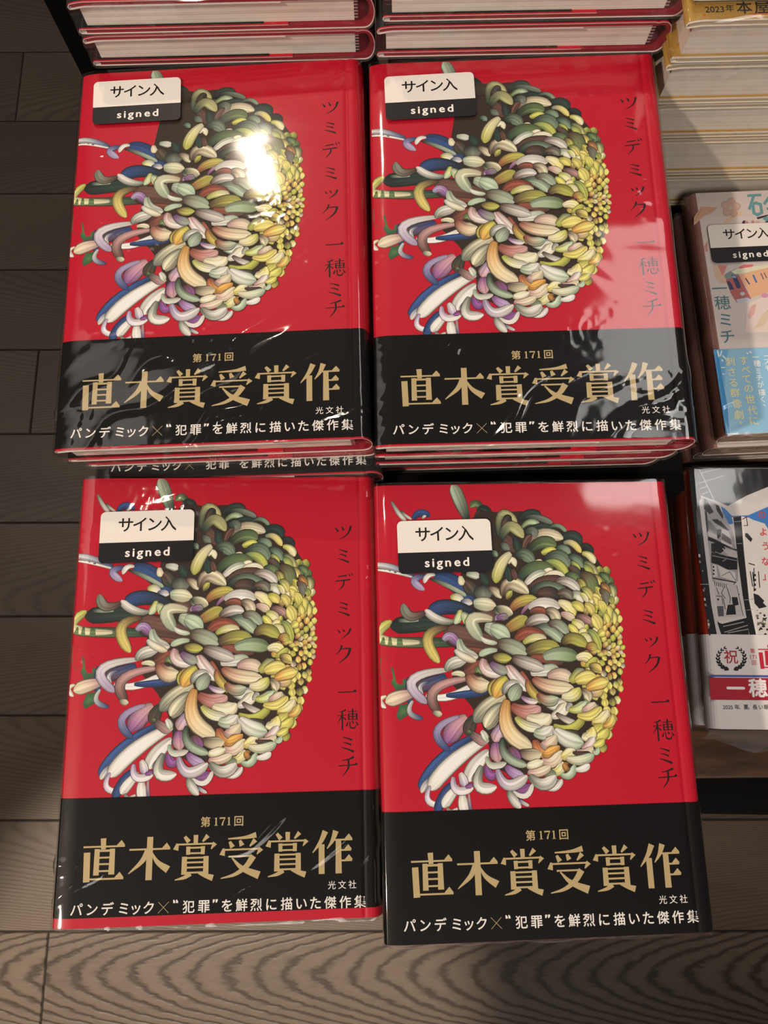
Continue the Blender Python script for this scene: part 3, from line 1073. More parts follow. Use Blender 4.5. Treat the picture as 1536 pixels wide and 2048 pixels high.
def page_material(name, a, b, freq):
    m = bpy.data.materials.new(name); m.use_nodes = True
    nt = m.node_tree; bs = nt.nodes['Principled BSDF']; bs.inputs['Roughness'].default_value = .85
    bs.inputs['Specular IOR Level'].default_value = .1
    tc = nt.nodes.new('ShaderNodeTexCoord'); mp = nt.nodes.new('ShaderNodeMapping')
    mp.inputs['Scale'].default_value = (3, 3, freq)
    n = nt.nodes.new('ShaderNodeTexNoise'); n.inputs['Scale'].default_value = 1; n.inputs['Detail'].default_value = 4
    r = nt.nodes.new('ShaderNodeValToRGB')
    r.color_ramp.elements[0].position = .36; r.color_ramp.elements[1].position = .60
    r.color_ramp.elements[0].color = lin(a); r.color_ramp.elements[1].color = lin(b)
    nt.links.new(tc.outputs['Object'], mp.inputs[0]); nt.links.new(mp.outputs[0], n.inputs['Vector'])
    nt.links.new(n.outputs['Fac'], r.inputs[0]); nt.links.new(r.outputs[0], bs.inputs['Base Color'])
    return m


M['pages'] = page_material('white_page_edges', 'd2c4b6', 'efe8dc', 900)
M['pages_cream'] = page_material('cream_page_edges', 'd4c6b6', 'e4d8ca', 500)
M['pages_brown'] = page_material('tan_page_edges', '8a7060', 'a88c7a', 700)
hb = bpy.data.materials.new('striped_headband'); hb.use_nodes = True
_w = hb.node_tree.nodes.new('ShaderNodeTexWave'); _w.bands_direction = 'Z'; _w.inputs['Scale'].default_value = 190
_t = hb.node_tree.nodes.new('ShaderNodeTexCoord'); _r = hb.node_tree.nodes.new('ShaderNodeValToRGB')
_r.color_ramp.elements[0].color = lin('1c1824'); _r.color_ramp.elements[1].color = lin('b88a84'); _r.color_ramp.elements[0].position = .45; _r.color_ramp.elements[1].position = .6
hb.node_tree.links.new(_t.outputs['Object'], _w.inputs['Vector']); hb.node_tree.links.new(_w.outputs['Fac'], _r.inputs[0])
hb.node_tree.links.new(_r.outputs[0], hb.node_tree.nodes['Principled BSDF'].inputs['Base Color'])
M['headband'] = hb
FILM = {'face': film_material('shrink_wrap_film_clear', .0015), 'S': film_material('shrink_wrap_film', .02), 'end': film_material('shrink_wrap_film_end', .10)}
# looseness of the film: slow waves, small crinkles, slanting creases near the lower edge
SLACK = {'A': (.40, 1.4, 1.9), 'B': (.45, .9, .70), 'E': (.35, 1.4, .75), 'F': (.14, .25, .05), 'H': (.12, .3, .10), 'I': (.5, .5, .3), 'S': (.8, .8, .8)}

# ------------------------------------------------------------------ books
_mesh = {}
def part(name, key, build, parent):
    """a part of a book; books of one kind share its mesh"""
    if key in _mesh:
        o = bpy.data.objects.new(name, _mesh[key]); COL.objects.link(o); o.parent = parent
        return o
    o = build(name, parent); _mesh[key] = o.data
    return o


def path_normals(p):
    p = np.array(p, float); d = np.gradient(p, axis=0); d /= np.linalg.norm(d, axis=1)[:, None] + 1e-12
    return p, np.stack([-d[:, 1], d[:, 0]], 1)


def extrude(name, path, o0, o1, y0, y1, mats, parent, fmat=None, ny=1):
    """a folded sheet: the profile path (x, z) thickened from o0 to o1 and run from y0 to y1"""
    p, n = path_normals(path); a = p + n * o0; b = p + n * o1; N = len(p)
    V = []; F = []; I = []
    ys = np.linspace(y0, y1, ny + 1)
    for y in ys: V += [(x, y, z) for x, z in b]
    for y in ys: V += [(x, y, z) for x, z in a]
    o = N * (ny + 1)
    for j in range(ny):
        for i in range(N - 1):
            q = j * N + i
            F.append((q, q + N, q + N + 1, q + 1)); I.append(fmat(p[i], p[i + 1]) if fmat else 0)
            F.append((o + q, o + q + 1, o + q + N + 1, o + q + N)); I.append(1)
        for i, s in ((0, 1), (N - 1, -1)):
            q = j * N + i
            F.append((q, o + q, o + q + N, q + N)[::s]); I.append(2)
    for i in range(N - 1):
        F.append((i, i + 1, o + i + 1, o + i)); I.append(2)
        q = ny * N + i
        F.append((q, o + q, o + q + 1, q + 1)); I.append(2)
    return obj(name, V, F, mats, parent, I, False)


def dip(x, hw):
    d = .0013 * max(0, 1 - (x + hw) / .0085) ** 2 if x < -hw + .0085 else 0
    return d + .00040 * math.exp(-((x - hw + .0056) / .0010) ** 2)


def hard_path(T, hw, f0, f1):
    """flap, fore-edge fold, front, rounded spine, back, fold, flap"""
    p = [(f0, T - .0023)] + [(x, T - .0023 - dip(x, hw)) for x in np.linspace(min(f0, -.03), -hw + .001, 8)]
    zt = T - dip(-hw, hw)
    p += [(-hw + .0002, zt - .0020), (-hw - .0001, zt - .0011), (-hw + .0003, zt - .0003)]
    p += [(x, T - dip(x, hw)) for x in np.concatenate([np.linspace(-hw + .0008, -hw + .010, 10), np.linspace(-hw + .016, hw - .0145, 8), np.linspace(hw - .0092, hw - .0035, 14)])]
    p += [(hw - .0030 + .0052 * math.sin(t) ** .8, T / 2 + T / 2 * math.cos(t)) for t in np.linspace(.06, math.pi - .06, 17)]
    p += [(x, 0) for x in np.linspace(hw - .0035, -hw + .003, 10)]
    p += [(-hw + .0004, .0002), (-hw - .0001, .0010), (-hw + .0002, .0020), (-hw + .001, .0022), (f1, .0022)]
    return p


def film_mesh(name, loop, hy, kind, parent, seed, top=1.0, flap=0.0, gather=1.0):
    """shrink wrap: a tube round the book with creased ends"""
    fine = kind != 'S'; mat_ = FILM['face' if fine else 'S']; wave, crink, tail = SLACK[kind]
    loop = np.array(loop)
    q = []
    for i in range(len(loop)):
        a, b = loop[i], loop[(i + 1) % len(loop)]; k = max(1, int(np.linalg.norm(b - a) / (.0010 if fine and min(a[1], b[1]) > top * .7 else .004)))
        q += [a + (b - a) * t for t in np.arange(k) / k]
    q = np.array(q); d = np.roll(q, -1, 0) - np.roll(q, 1, 0); d /= np.linalg.norm(d, axis=1)[:, None] + 1e-12
    n = np.stack([-d[:, 1], d[:, 0]], 1)
    N = len(q); ny = 180 if fine else 66; V = []; F = []
    off = Vector((seed * 3.1, seed * 1.7, seed * .9))
    for j in range(ny + 1):
        y = -hy + 2 * hy * j / ny; ed = 1 - min(1, min(hy - y, hy + y) / .03)
        for i in range(N):
            x, z = q[i]
            pv = Vector((x, y, z)); nz_ = noise.noise
            e = .00042 * wave * (.6 + nz_(Vector((x * 16 + 1.2 * nz_(pv * 30 + off), y * 62, z * 40)) + off))
            pat = max(0, nz_(pv * 30 + off * 2) - .05)
            if crink: e += .00034 * crink * (pat * abs(nz_(pv * 240 + off)) * 2 + .25 * ed * abs(nz_(Vector((x * 230, y * 110, z * 200)) + off)))
            tl = min(1, max(0, (-.028 - y / hy * .097) / .058)); tl = tl * tl * (3 - 2 * tl)
            if tail and tl > 0 and n[i, 1] > .3:
                cx, cy = .62 * x + .79 * y, -.79 * x + .62 * y
                cx, cy = -.62 * x + .79 * y, .79 * x + .62 * y
                g_ = nz_(Vector((cx * 150 + 1.3 * nz_(pv * 45 + off), cy * 14, 2)) + off)
                g_ = min(1, max(0, (g_ - .05) / .5))
                e += .0019 * tail * tl * g_ * g_ * max(.15, .5 + nz_(pv * 22 - off))
            e = 0 if j in (0, ny) else min(max(e, -.0002), .0018) * (1 if n[i, 1] > .3 else .25)
            V.append((x + n[i, 0] * e, y, z + n[i, 1] * e))
    for j in range(ny):
        for i in range(N):
            a = j * N + i; b = j * N + (i + 1) % N
            F.append((a, a + N, b + N, b))
    # ends: the film is drawn in over the page edges
    xs = np.linspace(q[:, 0].min(), q[:, 0].max(), 70)
    def zrange(x):
        zz = []
        for i in range(N):
            a, b = q[i], q[(i + 1) % N]
            if (a[0] - x) * (b[0] - x) <= 0 and abs(a[0] - b[0]) > 1e-9: zz.append(a[1] + (b[1] - a[1]) * (x - a[0]) / (b[0] - a[0]))
        return (min(zz), max(zz)) if zz else (.005, .006)
    for s in (-1, 1):
        o = len(V); nz = 9
        for x in xs:
            z0, z1 = zrange(x)
            for k in range(nz):
                t = k / (nz - 1); z = z0 + (z1 - z0) * t; m_ = math.sin(math.pi * t)
                c = noise.noise(Vector((x * 85, s * 5, z * 260)) + off) * .0011 + noise.noise(Vector((x * 240 + z * 300, s * 9, z * 200 - x * 90)) + off) * .0007
                V.append((x, s * (hy - .0010 * m_ * gather + c * m_ * gather), z))
        for i in range(len(xs) - 1):
            for k in range(nz - 1):
                a = o + i * nz + k
                F.append((a, a + nz, a + nz + 1, a + 1)[::s])
    nF = len(F)
    if flap:
        o = len(V); nf = 8
        for x in np.linspace(q[:, 0].min() + .002, q[:, 0].max() - .002, 60):
            L = flap * (.75 + .5 * noise.noise(Vector((x * 38, 3, 1)) + off))
            for k in range(nf):
                t = k / (nf - 1)
                V.append((x + .002 * t * noise.noise(Vector((x * 50, 9, t)) + off), -hy - L * t,
                          .004 - .010 * t * t * (flap / .012) + .0022 * t * noise.noise(Vector((x * 110, t * 3, 4)) + off)))
        for i in range(59):
            for k in range(nf - 1):
                a = o + i * nf + k; F.append((a, a + nf, a + nf + 1, a + 1))
    return obj(name, V, F, [mat_, FILM['end']], parent, [0] * nF + [1] * (len(F) - nF), True)


def hard_loop(T, hw, o):
    p = [(x, T - dip(x, hw) + o) for x in np.concatenate([np.linspace(-hw - o * .6, -hw + .010, 8), np.linspace(-hw + .016, hw - .004, 12)])]
    p = [(x, max(z, T - .0006 + o * .2) if x > 0 else z) for x, z in p]
    p += [(hw - .0030 + (.0052 + o) * math.sin(t) ** .8, T / 2 + (T / 2 + o) * math.cos(t)) for t in np.linspace(.06, math.pi - .06, 15)]
    p += [(x, -o) for x in np.linspace(hw - .0035, -hw, 8)]
    p += [(-hw - o, .001), (-hw - o, T * .5), (-hw - o, T - .0018)]
    return p


RED = dict(jacket='red', edge='paper_edge', case='red_case', band='black', pages='pages', key='red')
CREAM = dict(jacket='cream_jacket', edge='cream_edge', case='cream_case', band='gold_paper', pages='pages_cream', key='cream')


def sticker_part(t, corners, w, h, z):
    tl, tr, bl = [np.array(c, float) for c in corners]
    ex = (tr - tl) / np.linalg.norm(tr - tl); ey = (bl - tl) / np.linalg.norm(bl - tl)
    SW, SH = 430.0, 243.0
    def at(u, v):
        p = tl + ex * u + ey * v
        return ((p[0] - w / 2) * 1e-4, (h / 2 - p[1]) * 1e-4, z)
    def arc(cx, cy, a0, a1, r=24): return [(cx + r * math.cos(R(a)), cy + r * math.sin(R(a))) for a in np.linspace(a0, a1, 7)]
    mb = MB(); cut = SH * .605
    for pts, m_ in ((arc(24, 24, 180, 270) + arc(SW - 24, 24, 270, 360) + [(SW, cut), (0, cut)], 0),
                    ([(0, cut), (SW, cut)] + arc(SW - 24, SH - 24, 0, 90) + arc(24, SH - 24, 90, 180), 1)):
        top = [at(*p) for p in pts]; n = len(top)
        low = [(a, b, c - .00012) for a, b, c in top]
        mb.add(top + low, [tuple(range(n))[::-1]] + [(i, (i + 1) % n, n + (i + 1) % n, n + i) for i in range(n)], m_)
    st = mb.build('sticker', [M['sticker_white'], M['sticker_black']], t)
    lt = MB()
    def put(ch, fx, fy, size, bold, m_, sx=1.0):
        g, f, lay = glyph(ch, bold); c = (SW * fx, SH * fy)
        pts = []
        for (x, y), q in zip(g, lay):
            a = at(c[0] + x * size * sx, c[1] - y * size); pts.append((a[0], a[1], a[2] + .00004 + q * 2e-6))
        lt.add(pts, f, m_)
    for i, ch in enumerate('サイン入'): put(ch, .5 + (i - 1.5) * .152, .262, 76, .012, 0)
    for ch, fx in zip('signed', (.304, .368, .436, .525, .623, .716)): put(ch, fx, .80, 56, .022, 1, 1.12)
    lt.build('sticker_lettering', [M['ink_black'], M['white_ink']], st)
    return st


def hardcover(name, label, mw, pal=RED, T=.0165, group=None, face=False, letters=0, film='S', sticker=None, low=1932, seed=1, gold_text=False, flap=0.0):
    t = thing(name, label, 'book', group, mw)
    hw, hy = .068, .097; k = pal['key'], T
    zf = lambda x: T - dip(x, hw)
    ja = part('jacket', ('ja',) + k, lambda n, p: extrude(n, hard_path(T, hw, .028, .030), 0, .00032, -hy, hy, [M[pal['jacket']], M[pal['edge']], M[pal['edge']]], p), t)
    def case(n, p):
        pp = [q for q in hard_path(T, hw, .0, .0)][12:-5]
        return extrude(n, pp, -.0018, -.0001, -hy + .0004, hy - .0004, [M[pal['case']]] * 3, p)
    part('case', ('ca',) + k, case, t)
    y1 = hy - .1427; y0 = hy - low * 1e-4
    band = part('paper_band', ('ba', low) + k, lambda n, p: extrude(n, hard_path(T, hw, .0185, .0185), .00040, .00056, y0, y1, [M[pal['band']]] * 3, p), t)
    def block(n, p):
        mb = MB(); mb.box((-.0640, -hy + .0019, .0024), (.0610, hy - .0019, T - .0024)); o = mb.build(n, M[pal['pages']], p); return o
    part('page_block', ('pb',) + k, block, t)
    for s_ in (-1, 1):
        def head(n, p):
            mb = MB(); y = s_ * (hy - .0017)
            mb.box((.0610, min(y, y - s_ * .004), .0030), (.0628, max(y, y - s_ * .004), T - .0030))
            return mb.build(n, M['headband'], p)
        if pal is RED: part('headband', ('hb', s_) + k, head, t)
    if face:
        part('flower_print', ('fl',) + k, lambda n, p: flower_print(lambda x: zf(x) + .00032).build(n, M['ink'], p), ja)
        def title(n, p):
            s = Sheet(1360, 1940, zf); z = .00040
            for ch, v, sz in (('ツ', 265, 92), ('ミ', 381, 80), ('デ', 507, 88), ('ミ', 629, 80), ('ッ', 732, 86), ('ク', 837, 92), ('一', 1006, 92), ('穂', 1125, 98), ('ミ', 1230, 82), ('チ', 1323, 94)):
                s.brush(ch, 1226 if v < 1000 else 1238, v, sz, z, None, 1.0)
            return s.mb.build(n, M['ink_black'], p)
        part('title_lettering', ('ti',) + k, title, ja)
    if letters:
        def bandtext(n, p):
            s = Sheet(1360, 1940, zf); z = .00060
            if letters > 1:
                for ch, u in zip('直木賞受賞作', (199, 390, 583, 778, 975, 1168)): s.brush(ch, u, 1676, 182, z, None, .98)
                for ch, u in (('第', 622), ('回', 764)): s.text(ch, u, 1537, 44, z, None, .016)
                for ch, u in (('1', 667), ('7', 694), ('1', 722)): s.brush(ch, u, 1537, 36, z, None, 1.1)
                n0 = len(s.mb.f)
                s.mb.m = [0] * n0
                for ch, u in zip('光文社', (1164, 1208, 1252)): s.text(ch, u, 1807, 35, z, None, .004)
                s.mb.m = [0] * n0 + [1] * (len(s.mb.f) - n0)
            n0 = len(s.mb.f); keep = list(s.mb.m)
            for ch, px in zip('パンデミック“犯罪”を鮮烈に描いた傑作集', (105, 165, 225, 290, 337, 388, 493, 545, 605, 650, 697, 755, 813, 873, 935, 993, 1050, 1110, 1170, 1230)):
                u = 77 + (px - 85) / (1252 - 85) * 1230; v = 1866 + (px - 85) / 1167 * 10
                if ch in '“”': 
                    for d in (-6, 6):
                        sg = 1 if ch == '”' else -1
                        c0 = (u + d, v - 20)
                        s.poly([(c0[0] - 4.5, c0[1] - 5 * sg), (c0[0] + 4.5, c0[1] - 5 * sg), (c0[0] + 3.5, c0[1] + 3 * sg), (c0[0] - 2, c0[1] + 9 * sg), (c0[0] - 5, c0[1] + 7 * sg)], z)
                else:
                    s.text(ch, u, v, 52 if ord(ch) > 0x3400 else 54, z, None, .015)
            s.mb.m = keep + [1] * (len(s.mb.f) - n0); n0 = len(s.mb.f); keep = list(s.mb.m)
            for a, b in (((-22, -22), (22, 22)), ((22, -22), (-22, 22))):
                c = (457, 1870); w = 1.3
                s.poly([(c[0] + a[0] - w, c[1] + a[1]), (c[0] + a[0] + w, c[1] + a[1]), (c[0] + b[0] + w, c[1] + b[1]), (c[0] + b[0] - w, c[1] + b[1])], z)
            s.mb.m = keep + [0] * (len(s.mb.f) - n0)
            return s.mb.build(n, [M['gold_ink'], M['white_ink']], p)
        part('band_lettering', ('bl', letters) + k, bandtext, band)
    if gold_text:
        def goldtext(n, p):
            s = Sheet(1360, 1940, zf); z = .00062
            s.text('2023', 118, 1940 - 58, 44, z, None, .01); s.text('年', 186, 1940 - 62, 40, z, None, .01)
            for ch, u in zip('本屋大賞', (250, 330, 410, 490)): s.text(ch, u, 1940 - 66, 74, z, None, .015)
            s.mb.m = [0] * len(s.mb.f)
            s.poly([(64, 1940 - 34), (900, 1940 - 34), (900, 1940 - 25), (64, 1940 - 25)], z); s.mb.m[-1] = 1
            return s.mb.build(n, [M['ink_black'], M['orange_ink']], p)
        part('band_lettering', ('gt',) + k, goldtext, band)
    part('shrink_wrap', ('fi', film, seed, flap) + k, lambda n, p: film_mesh(n, hard_loop(T, hw, .0009 if face else .0005), hy + .0012, film, p, seed, T, flap), t)
    if sticker: sticker_part(t, sticker, 1360, 1940, T + .0018)
    return t


def parse_polys(s): 
    for l in s.strip().splitlines():
        q = l.split(); yield lin(q[0]), [tuple(map(int, p.split(','))) for p in q[1:]]


def paperback(name, label, mw, T, kind, group=None, face=False, film='S', seed=1, sticker=None, flap=0.0):
    t = thing(name, label, 'book', group, mw)
    W_, H_ = 1050, 1480; hw, hy = .0525, .074
    cov, spine, band, pages = {'H': ('pale_cover', 'brown_spine', 'blue_band', 'pages_brown'), 'I': ('drawing_cover', 'rust_spine', 'white_band', 'pages_brown')}[kind]
    r = min(.004, T / 2)
    def pth(x1): 
        p = [(x, 0) for x in np.linspace(x1, -hw + r, 6)]
        p += [(-hw + r - r * math.sin(a), T / 2 - (T / 2) * math.cos(a)) for a in np.linspace(.15, math.pi - .15, 11)]
        return p + [(x, T) for x in np.linspace(-hw + r, x1, 6)]
    fm = lambda a, b: 3 if a[0] < -hw + r - .0002 and 0 < a[1] < T else 0
    cv = part('cover', ('pc', kind, T), lambda n, p: extrude(n, pth(hw), 0, .0004, -hy, hy, [M[cov], M['paper_edge'], M['paper_edge'], M[spine]], p, fm), t)
    def block(n, p):
        mb = MB(); mb.box((-hw + .0022, -hy + .0004, .0005), (hw - .0006, hy - .0004, T - .0005)); return mb.build(n, M[pages], p)
    part('page_block', ('pp', kind, T), block, t)
    v0 = 985 if kind == 'H' else 969
    b_ = None if kind == 'H' and not face else part('paper_band', ('pbd', kind, T), lambda n, p: extrude(n, pth(hw - .0006) if kind == 'I' else [(x, T) for x in np.linspace(-hw + .0006, hw - .0006, 8)], .0006, .00075, -hy + .0002, hy - v0 * 1e-4, [M[band if kind == 'I' else 'blue_band']] * 3 + [M[band if kind == 'I' else 'brown_spine']], p), t)
    if face:
        zf = lambda x: T
        s = Sheet(W_, H_, zf); z = .00045
        for c, pl in parse_polys(H_ART if kind == 'H' else I_ART):
            s.poly([(min(max(u, 1 if kind == 'H' else -20), 1049), min(max(v, 2), 1479)) for u, v in pl], z, c); z += 1e-6
        s.mb.build('cover_print', M['ink'], cv)
        s = Sheet(W_, H_, zf)
        for l in (H_TXT if kind == 'H' else I_TXT).strip().splitlines():
            ch, u, v, sz, c = l.split(); s.text(ch, int(u), int(v), int(sz), z + 5e-6, lin(c), .012 if kind == 'I' else .004)
        s.mb.build('title_lettering', M['ink'], cv)
        z = .00082
        s = Sheet(W_, H_, zf)
        if kind == 'I':
            s.poly([(0, 1191), (1044, 1187), (1044, 1200), (0, 1202)], z, lin('4a5aa8')); s.poly([(0, 1206), (1044, 1203), (1044, 1322), (0, 1325)], z, lin('b01c33'))
            z += 2e-6
        for c, pl in parse_polys(H_BAND if kind == 'H' else I_BAND):
            s.poly([(max(u, 1), min(max(v, v0 + 1), 1476)) for u, v in pl], z, c); z += 1e-6
        s.mb.build('band_print', M['ink'], b_)
        s = Sheet(W_, H_, zf)
        for l in (H_BTXT if kind == 'H' else I_BTXT).strip().splitlines():
            ch, u, v, sz, c = l.split(); u, v, sz = int(u), int(v), int(sz)
            if ch in CJK and c == 'b01c33': s.brush(ch, u, v, sz, z, lin(c))
            else: s.text(ch, u, v, sz, z + 2e-6, lin(c), .03 if c == 'f4eeee' else (.012 if c != 'b01c33' else .008))
        if kind == 'I':
            for i, ch in enumerate('直木賞受賞'): s.brush(ch, 352 + i * 145, 1090, 140, z, lin('c01f38'), 1.05)
        s.mb.build('band_lettering', M['ink'], b_)
    o = .0010 if face else .0008
    loop = [(x, T + o) for x in np.linspace(-hw, hw, 8)] + [(hw + o, T / 2)] + [(x, -o * .5) for x in np.linspace(hw, -hw, 8)] + [(-hw - o, T * .25), (-hw - o, T * .75)]
    part('shrink_wrap', ('pf', film, seed, T, flap, face), lambda n, p: film_mesh(n, loop, hy + .001, film, p, seed, T, flap), t)
    if sticker: sticker_part(t, sticker, W_, H_, T + .0017)
    return t

# ------------------------------------------------------------------ floor
def floor_material():
    m = bpy.data.materials.new('dark_oak_planks'); m.use_nodes = True
    nt = m.node_tree; N = nt.nodes; L = nt.links; b = N['Principled BSDF']
    uvn = N.new('ShaderNodeUVMap'); uvn.uv_map = 'plank'
    geo = N.new('ShaderNodeNewGeometry')
    sep = N.new('ShaderNodeSeparateXYZ'); L.new(uvn.outputs[0], sep.inputs[0])
    def math_(op, a, b_=None, c=None):
        n = N.new('ShaderNodeMath'); n.operation = op
        for i, v in enumerate((a, b_, c)):
            if v is None: continue
            if isinstance(v, (int, float)): n.inputs[i].default_value = v
            else: L.new(v, n.inputs[i])
        return n.outputs[0]
    rnd = geo.outputs['Random Per Island']
    comb = N.new('ShaderNodeCombineXYZ'); L.new(math_('MULTIPLY', sep.outputs[0], 5.0), comb.inputs[0]); L.new(math_('MULTIPLY', sep.outputs[1], 13.0), comb.inputs[1]); L.new(math_('MULTIPLY', rnd, 40.0), comb.inputs[2])
    n1 = N.new('ShaderNodeTexNoise'); n1.inputs['Scale'].default_value = 1.0; n1.inputs['Detail'].default_value = 5; n1.inputs['Roughness'].default_value = .6
    L.new(comb.outputs[0], n1.inputs['Vector'])
    n2 = N.new('ShaderNodeTexNoise'); n2.inputs['Scale'].default_value = 9; n2.inputs['Detail'].default_value = 4
    L.new(comb.outputs[0], n2.inputs['Vector'])
    par = math_('MULTIPLY', math_('MULTIPLY', sep.outputs[1], sep.outputs[1]), 185.0)
    f = math_('SUBTRACT', par, math_('MULTIPLY', sep.outputs[0], 4.2))
    f = math_('ADD', f, math_('ADD', math_('MULTIPLY', n1.outputs['Fac'], .34), math_('MULTIPLY', n2.outputs['Fac'], .10)))
    s = math_('SINE', math_('MULTIPLY', f, 34.0))
    at = N.new('ShaderNodeAttribute'); at.attribute_name = 'grain'
    blot = N.new('ShaderNodeTexNoise'); blot.inputs['Scale'].default_value = .7; blot.inputs['Detail'].default_value = 3; L.new(comb.outputs[0], blot.inputs['Vector'])
    vein = math_('MULTIPLY', math_('POWER', math_('ADD', math_('MULTIPLY', s, .5), .5), 3.0), math_('MULTIPLY', n2.outputs['Fac'], 1.5))
    mixg = math_('SUBTRACT', math_('ADD', math_('MULTIPLY', math_('SUBTRACT', n2.outputs['Fac'], .5), .5), .32), vein)
    s2 = math_('ADD', math_('MULTIPLY', mixg, at.outputs['Fac']), math_('ADD', math_('MULTIPLY', blot.outputs['Fac'], .5), .25))
    rp = N.new('ShaderNodeValToRGB'); rp.color_ramp.elements[0].position = .15; rp.color_ramp.elements[1].position = .85
    rp.color_ramp.elements[0].color = lin('41362e'); rp.color_ramp.elements[1].color = lin('6c5f53')
    L.new(s2, rp.inputs[0])
    hs = N.new('ShaderNodeHueSaturation'); L.new(rp.outputs[0], hs.inputs['Color'])
    L.new(math_('ADD', math_('MULTIPLY', rnd, .30), .85), hs.inputs['Value'])
    L.new(hs.outputs[0], b.inputs['Base Color'])
    b.inputs['Roughness'].default_value = .42; b.inputs['Specular IOR Level'].default_value = .35
    bu = N.new('ShaderNodeBump'); bu.inputs['Strength'].default_value = .35; bu.inputs['Distance'].default_value = .0008
    L.new(s2, bu.inputs['Height']); L.new(bu.outputs[0], b.inputs['Normal'])
    return m


def build_floor():
    rnd = random.Random(4)
    V = []; F = []; U = []; FM = []; GR = []
    joints = {0: -.678, 4: -.590, 9: .12, 10: -.487}
    for k in range(-9, 14):
        ya = 1.1495 - .1505 * k - .0052; yb = ya - .1505
        x = joints.get(k, rnd.choice((-.15, .1, -.25, .02)))
        x -= 1.2 * 4
        while x < 3.2:
            g = .0011; c = .0012; i = len(V)
            x0, x1, y0, y1 = x + g, x + 1.2 - g, yb + g, ya - g
            V += [(x0, y0, -c), (x1, y0, -c), (x1, y1, -c), (x0, y1, -c), (x0 + c, y0 + c, 0), (x1 - c, y0 + c, 0), (x1 - c, y1 - c, 0), (x0 + c, y1 - c, 0)]
            q = [(4, 5, 6, 7), (0, 1, 5, 4), (1, 2, 6, 5), (2, 3, 7, 6), (3, 0, 4, 7)]
            F += [tuple(a + i for a in f) for f in q]; FM += [0] * 5; GR += [1.0 if k == 10 else .28] * 5
            xo = -.13 if k == 10 else rnd.uniform(-1, 1)
            yo = -.018 if k == 10 else rnd.choice((-1, 1)) * rnd.uniform(.05, .16)
            for f in q:
                for a in f: U.append((V[i + a][0] - x - .0 + xo, V[i + a][1] - (ya + yb) / 2 + yo))
            x += 1.2
    i = len(V); V += [(-5, -1, -.0013), (4, -1, -.0013), (4, 2.6, -.0013), (-5, 2.6, -.0013)]; F.append((i, i + 1, i + 2, i + 3)); FM.append(1); GR.append(0); U += [(0, 0)] * 4
    o = obj('floor', V, F, [floor_material(), mat('plank_gap', '17120f', .8)], None, FM)
    uv = o.data.uv_layers.new(name='plank')
    uv.data.foreach_set('uv', np.array(U, dtype=np.float32).ravel())
    ga = o.data.attributes.new('grain', 'FLOAT', 'FACE'); ga.data.foreach_set('value', np.array(GR, dtype=np.float32))
    o.rotation_euler.z = R(-.54); o['kind'] = 'structure'
build_floor()

# ------------------------------------------------------------------ display table
def walnut():
    m = bpy.data.materials.new('walnut_table_top'); m.use_nodes = True
    nt = m.node_tree; N = nt.nodes; L = nt.links; b = N['Principled BSDF']
    tc = N.new('ShaderNodeTexCoord'); mp = N.new('ShaderNodeMapping'); mp.inputs['Scale'].default_value = (6, 60, 60)
    n = N.new('ShaderNodeTexNoise'); n.inputs['Scale'].default_value = 2.2; n.inputs['Detail'].default_value = 7; n.inputs['Distortion'].default_value = .6
    r = N.new('ShaderNodeValToRGB'); r.color_ramp.elements[0].color = lin('3a2216'); r.color_ramp.elements[1].color = lin('7a5034')
    r.color_ramp.elements[0].position = .32; r.color_ramp.elements[1].position = .72
    L.new(tc.outputs['Object'], mp.inputs[0]); L.new(mp.outputs[0], n.inputs['Vector']); L.new(n.outputs['Fac'], r.inputs[0]); L.new(r.outputs[0], b.inputs['Base Color'])
    b.inputs['Roughness'].default_value = .45
    return m


ZT = ZC - .472
tb = thing('display_table', 'walnut topped display table with black base under all the book stacks', 'table', None, Matrix.Translation((.24, .27, 0)))
mb = MB(); mb.box((-.395, -.3335, ZT - .026), (.46, .36, ZT)); bevel(mb.build('table_top', walnut(), tb), .0015)
mb = MB(); mb.v = [(-.36, -.352, 0), (.44, -.372, 0), (.44, .34, 0), (-.36, .34, 0), (-.36, -.352, ZT - .036), (.44, -.372, ZT - .036), (.44, .34, ZT - .036), (-.36, .34, ZT - .036)]
mb.f = [(3, 2, 1, 0), (4, 5, 6, 7), (0, 1, 5, 4), (1, 2, 6, 5), (2, 3, 7, 6), (3, 0, 4, 7)]; mb.m = [0] * 6
bevel(mb.build('base', M['black_panel'], tb), .002)
mb = MB(); mb.box((-.34, -.31, ZT - .036), (.42, .32, ZT - .026)); mb.build('top_support', M['black_panel'], tb)
pn = thing('display_partition', 'black upright partition standing behind the left back book stack', 'partition', None, Matrix.Translation((-.171, .56, 0)))
mb = MB(); mb.box((-.011, -.20, .03), (.011, .20, ZC - .255)); bevel(mb.build('board', M['black_panel'], pn), .001)
mb = MB(); mb.box((-.05, -.20, 0), (.05, .20, .03)); bevel(mb.build('foot', M['black_panel'], pn), .002)


def riser(label, x0, x1, y0, y1, top):
    z = ZC - top - ZT
    mb = MB(); c = ((x0 + x1) / 2, (y0 + y1) / 2)
    w, d = (x1 - x0) / 2, (y1 - y0) / 2
    mb.box((-w, -d, z - .006), (w, d, z))
    o = thing('display_riser', label, 'riser', 'risers under the book stacks', Matrix.Translation((c[0], c[1], ZT)))
    bevel(mb.build('top_plate', M['black_panel'], o), .0008)
    mb = MB()
    mb.box((-w, -d, 0), (w, -d + .005, z - .006)); mb.box((-w, d - .005, 0), (w, d, z - .006)); mb.box((-w, -d + .005, 0), (-w + .005, d - .005, z - .006)); mb.box((w - .005, -d + .005, 0), (w, d - .005, z - .006))
    mb.build('side_panel', M['black_panel'], o)


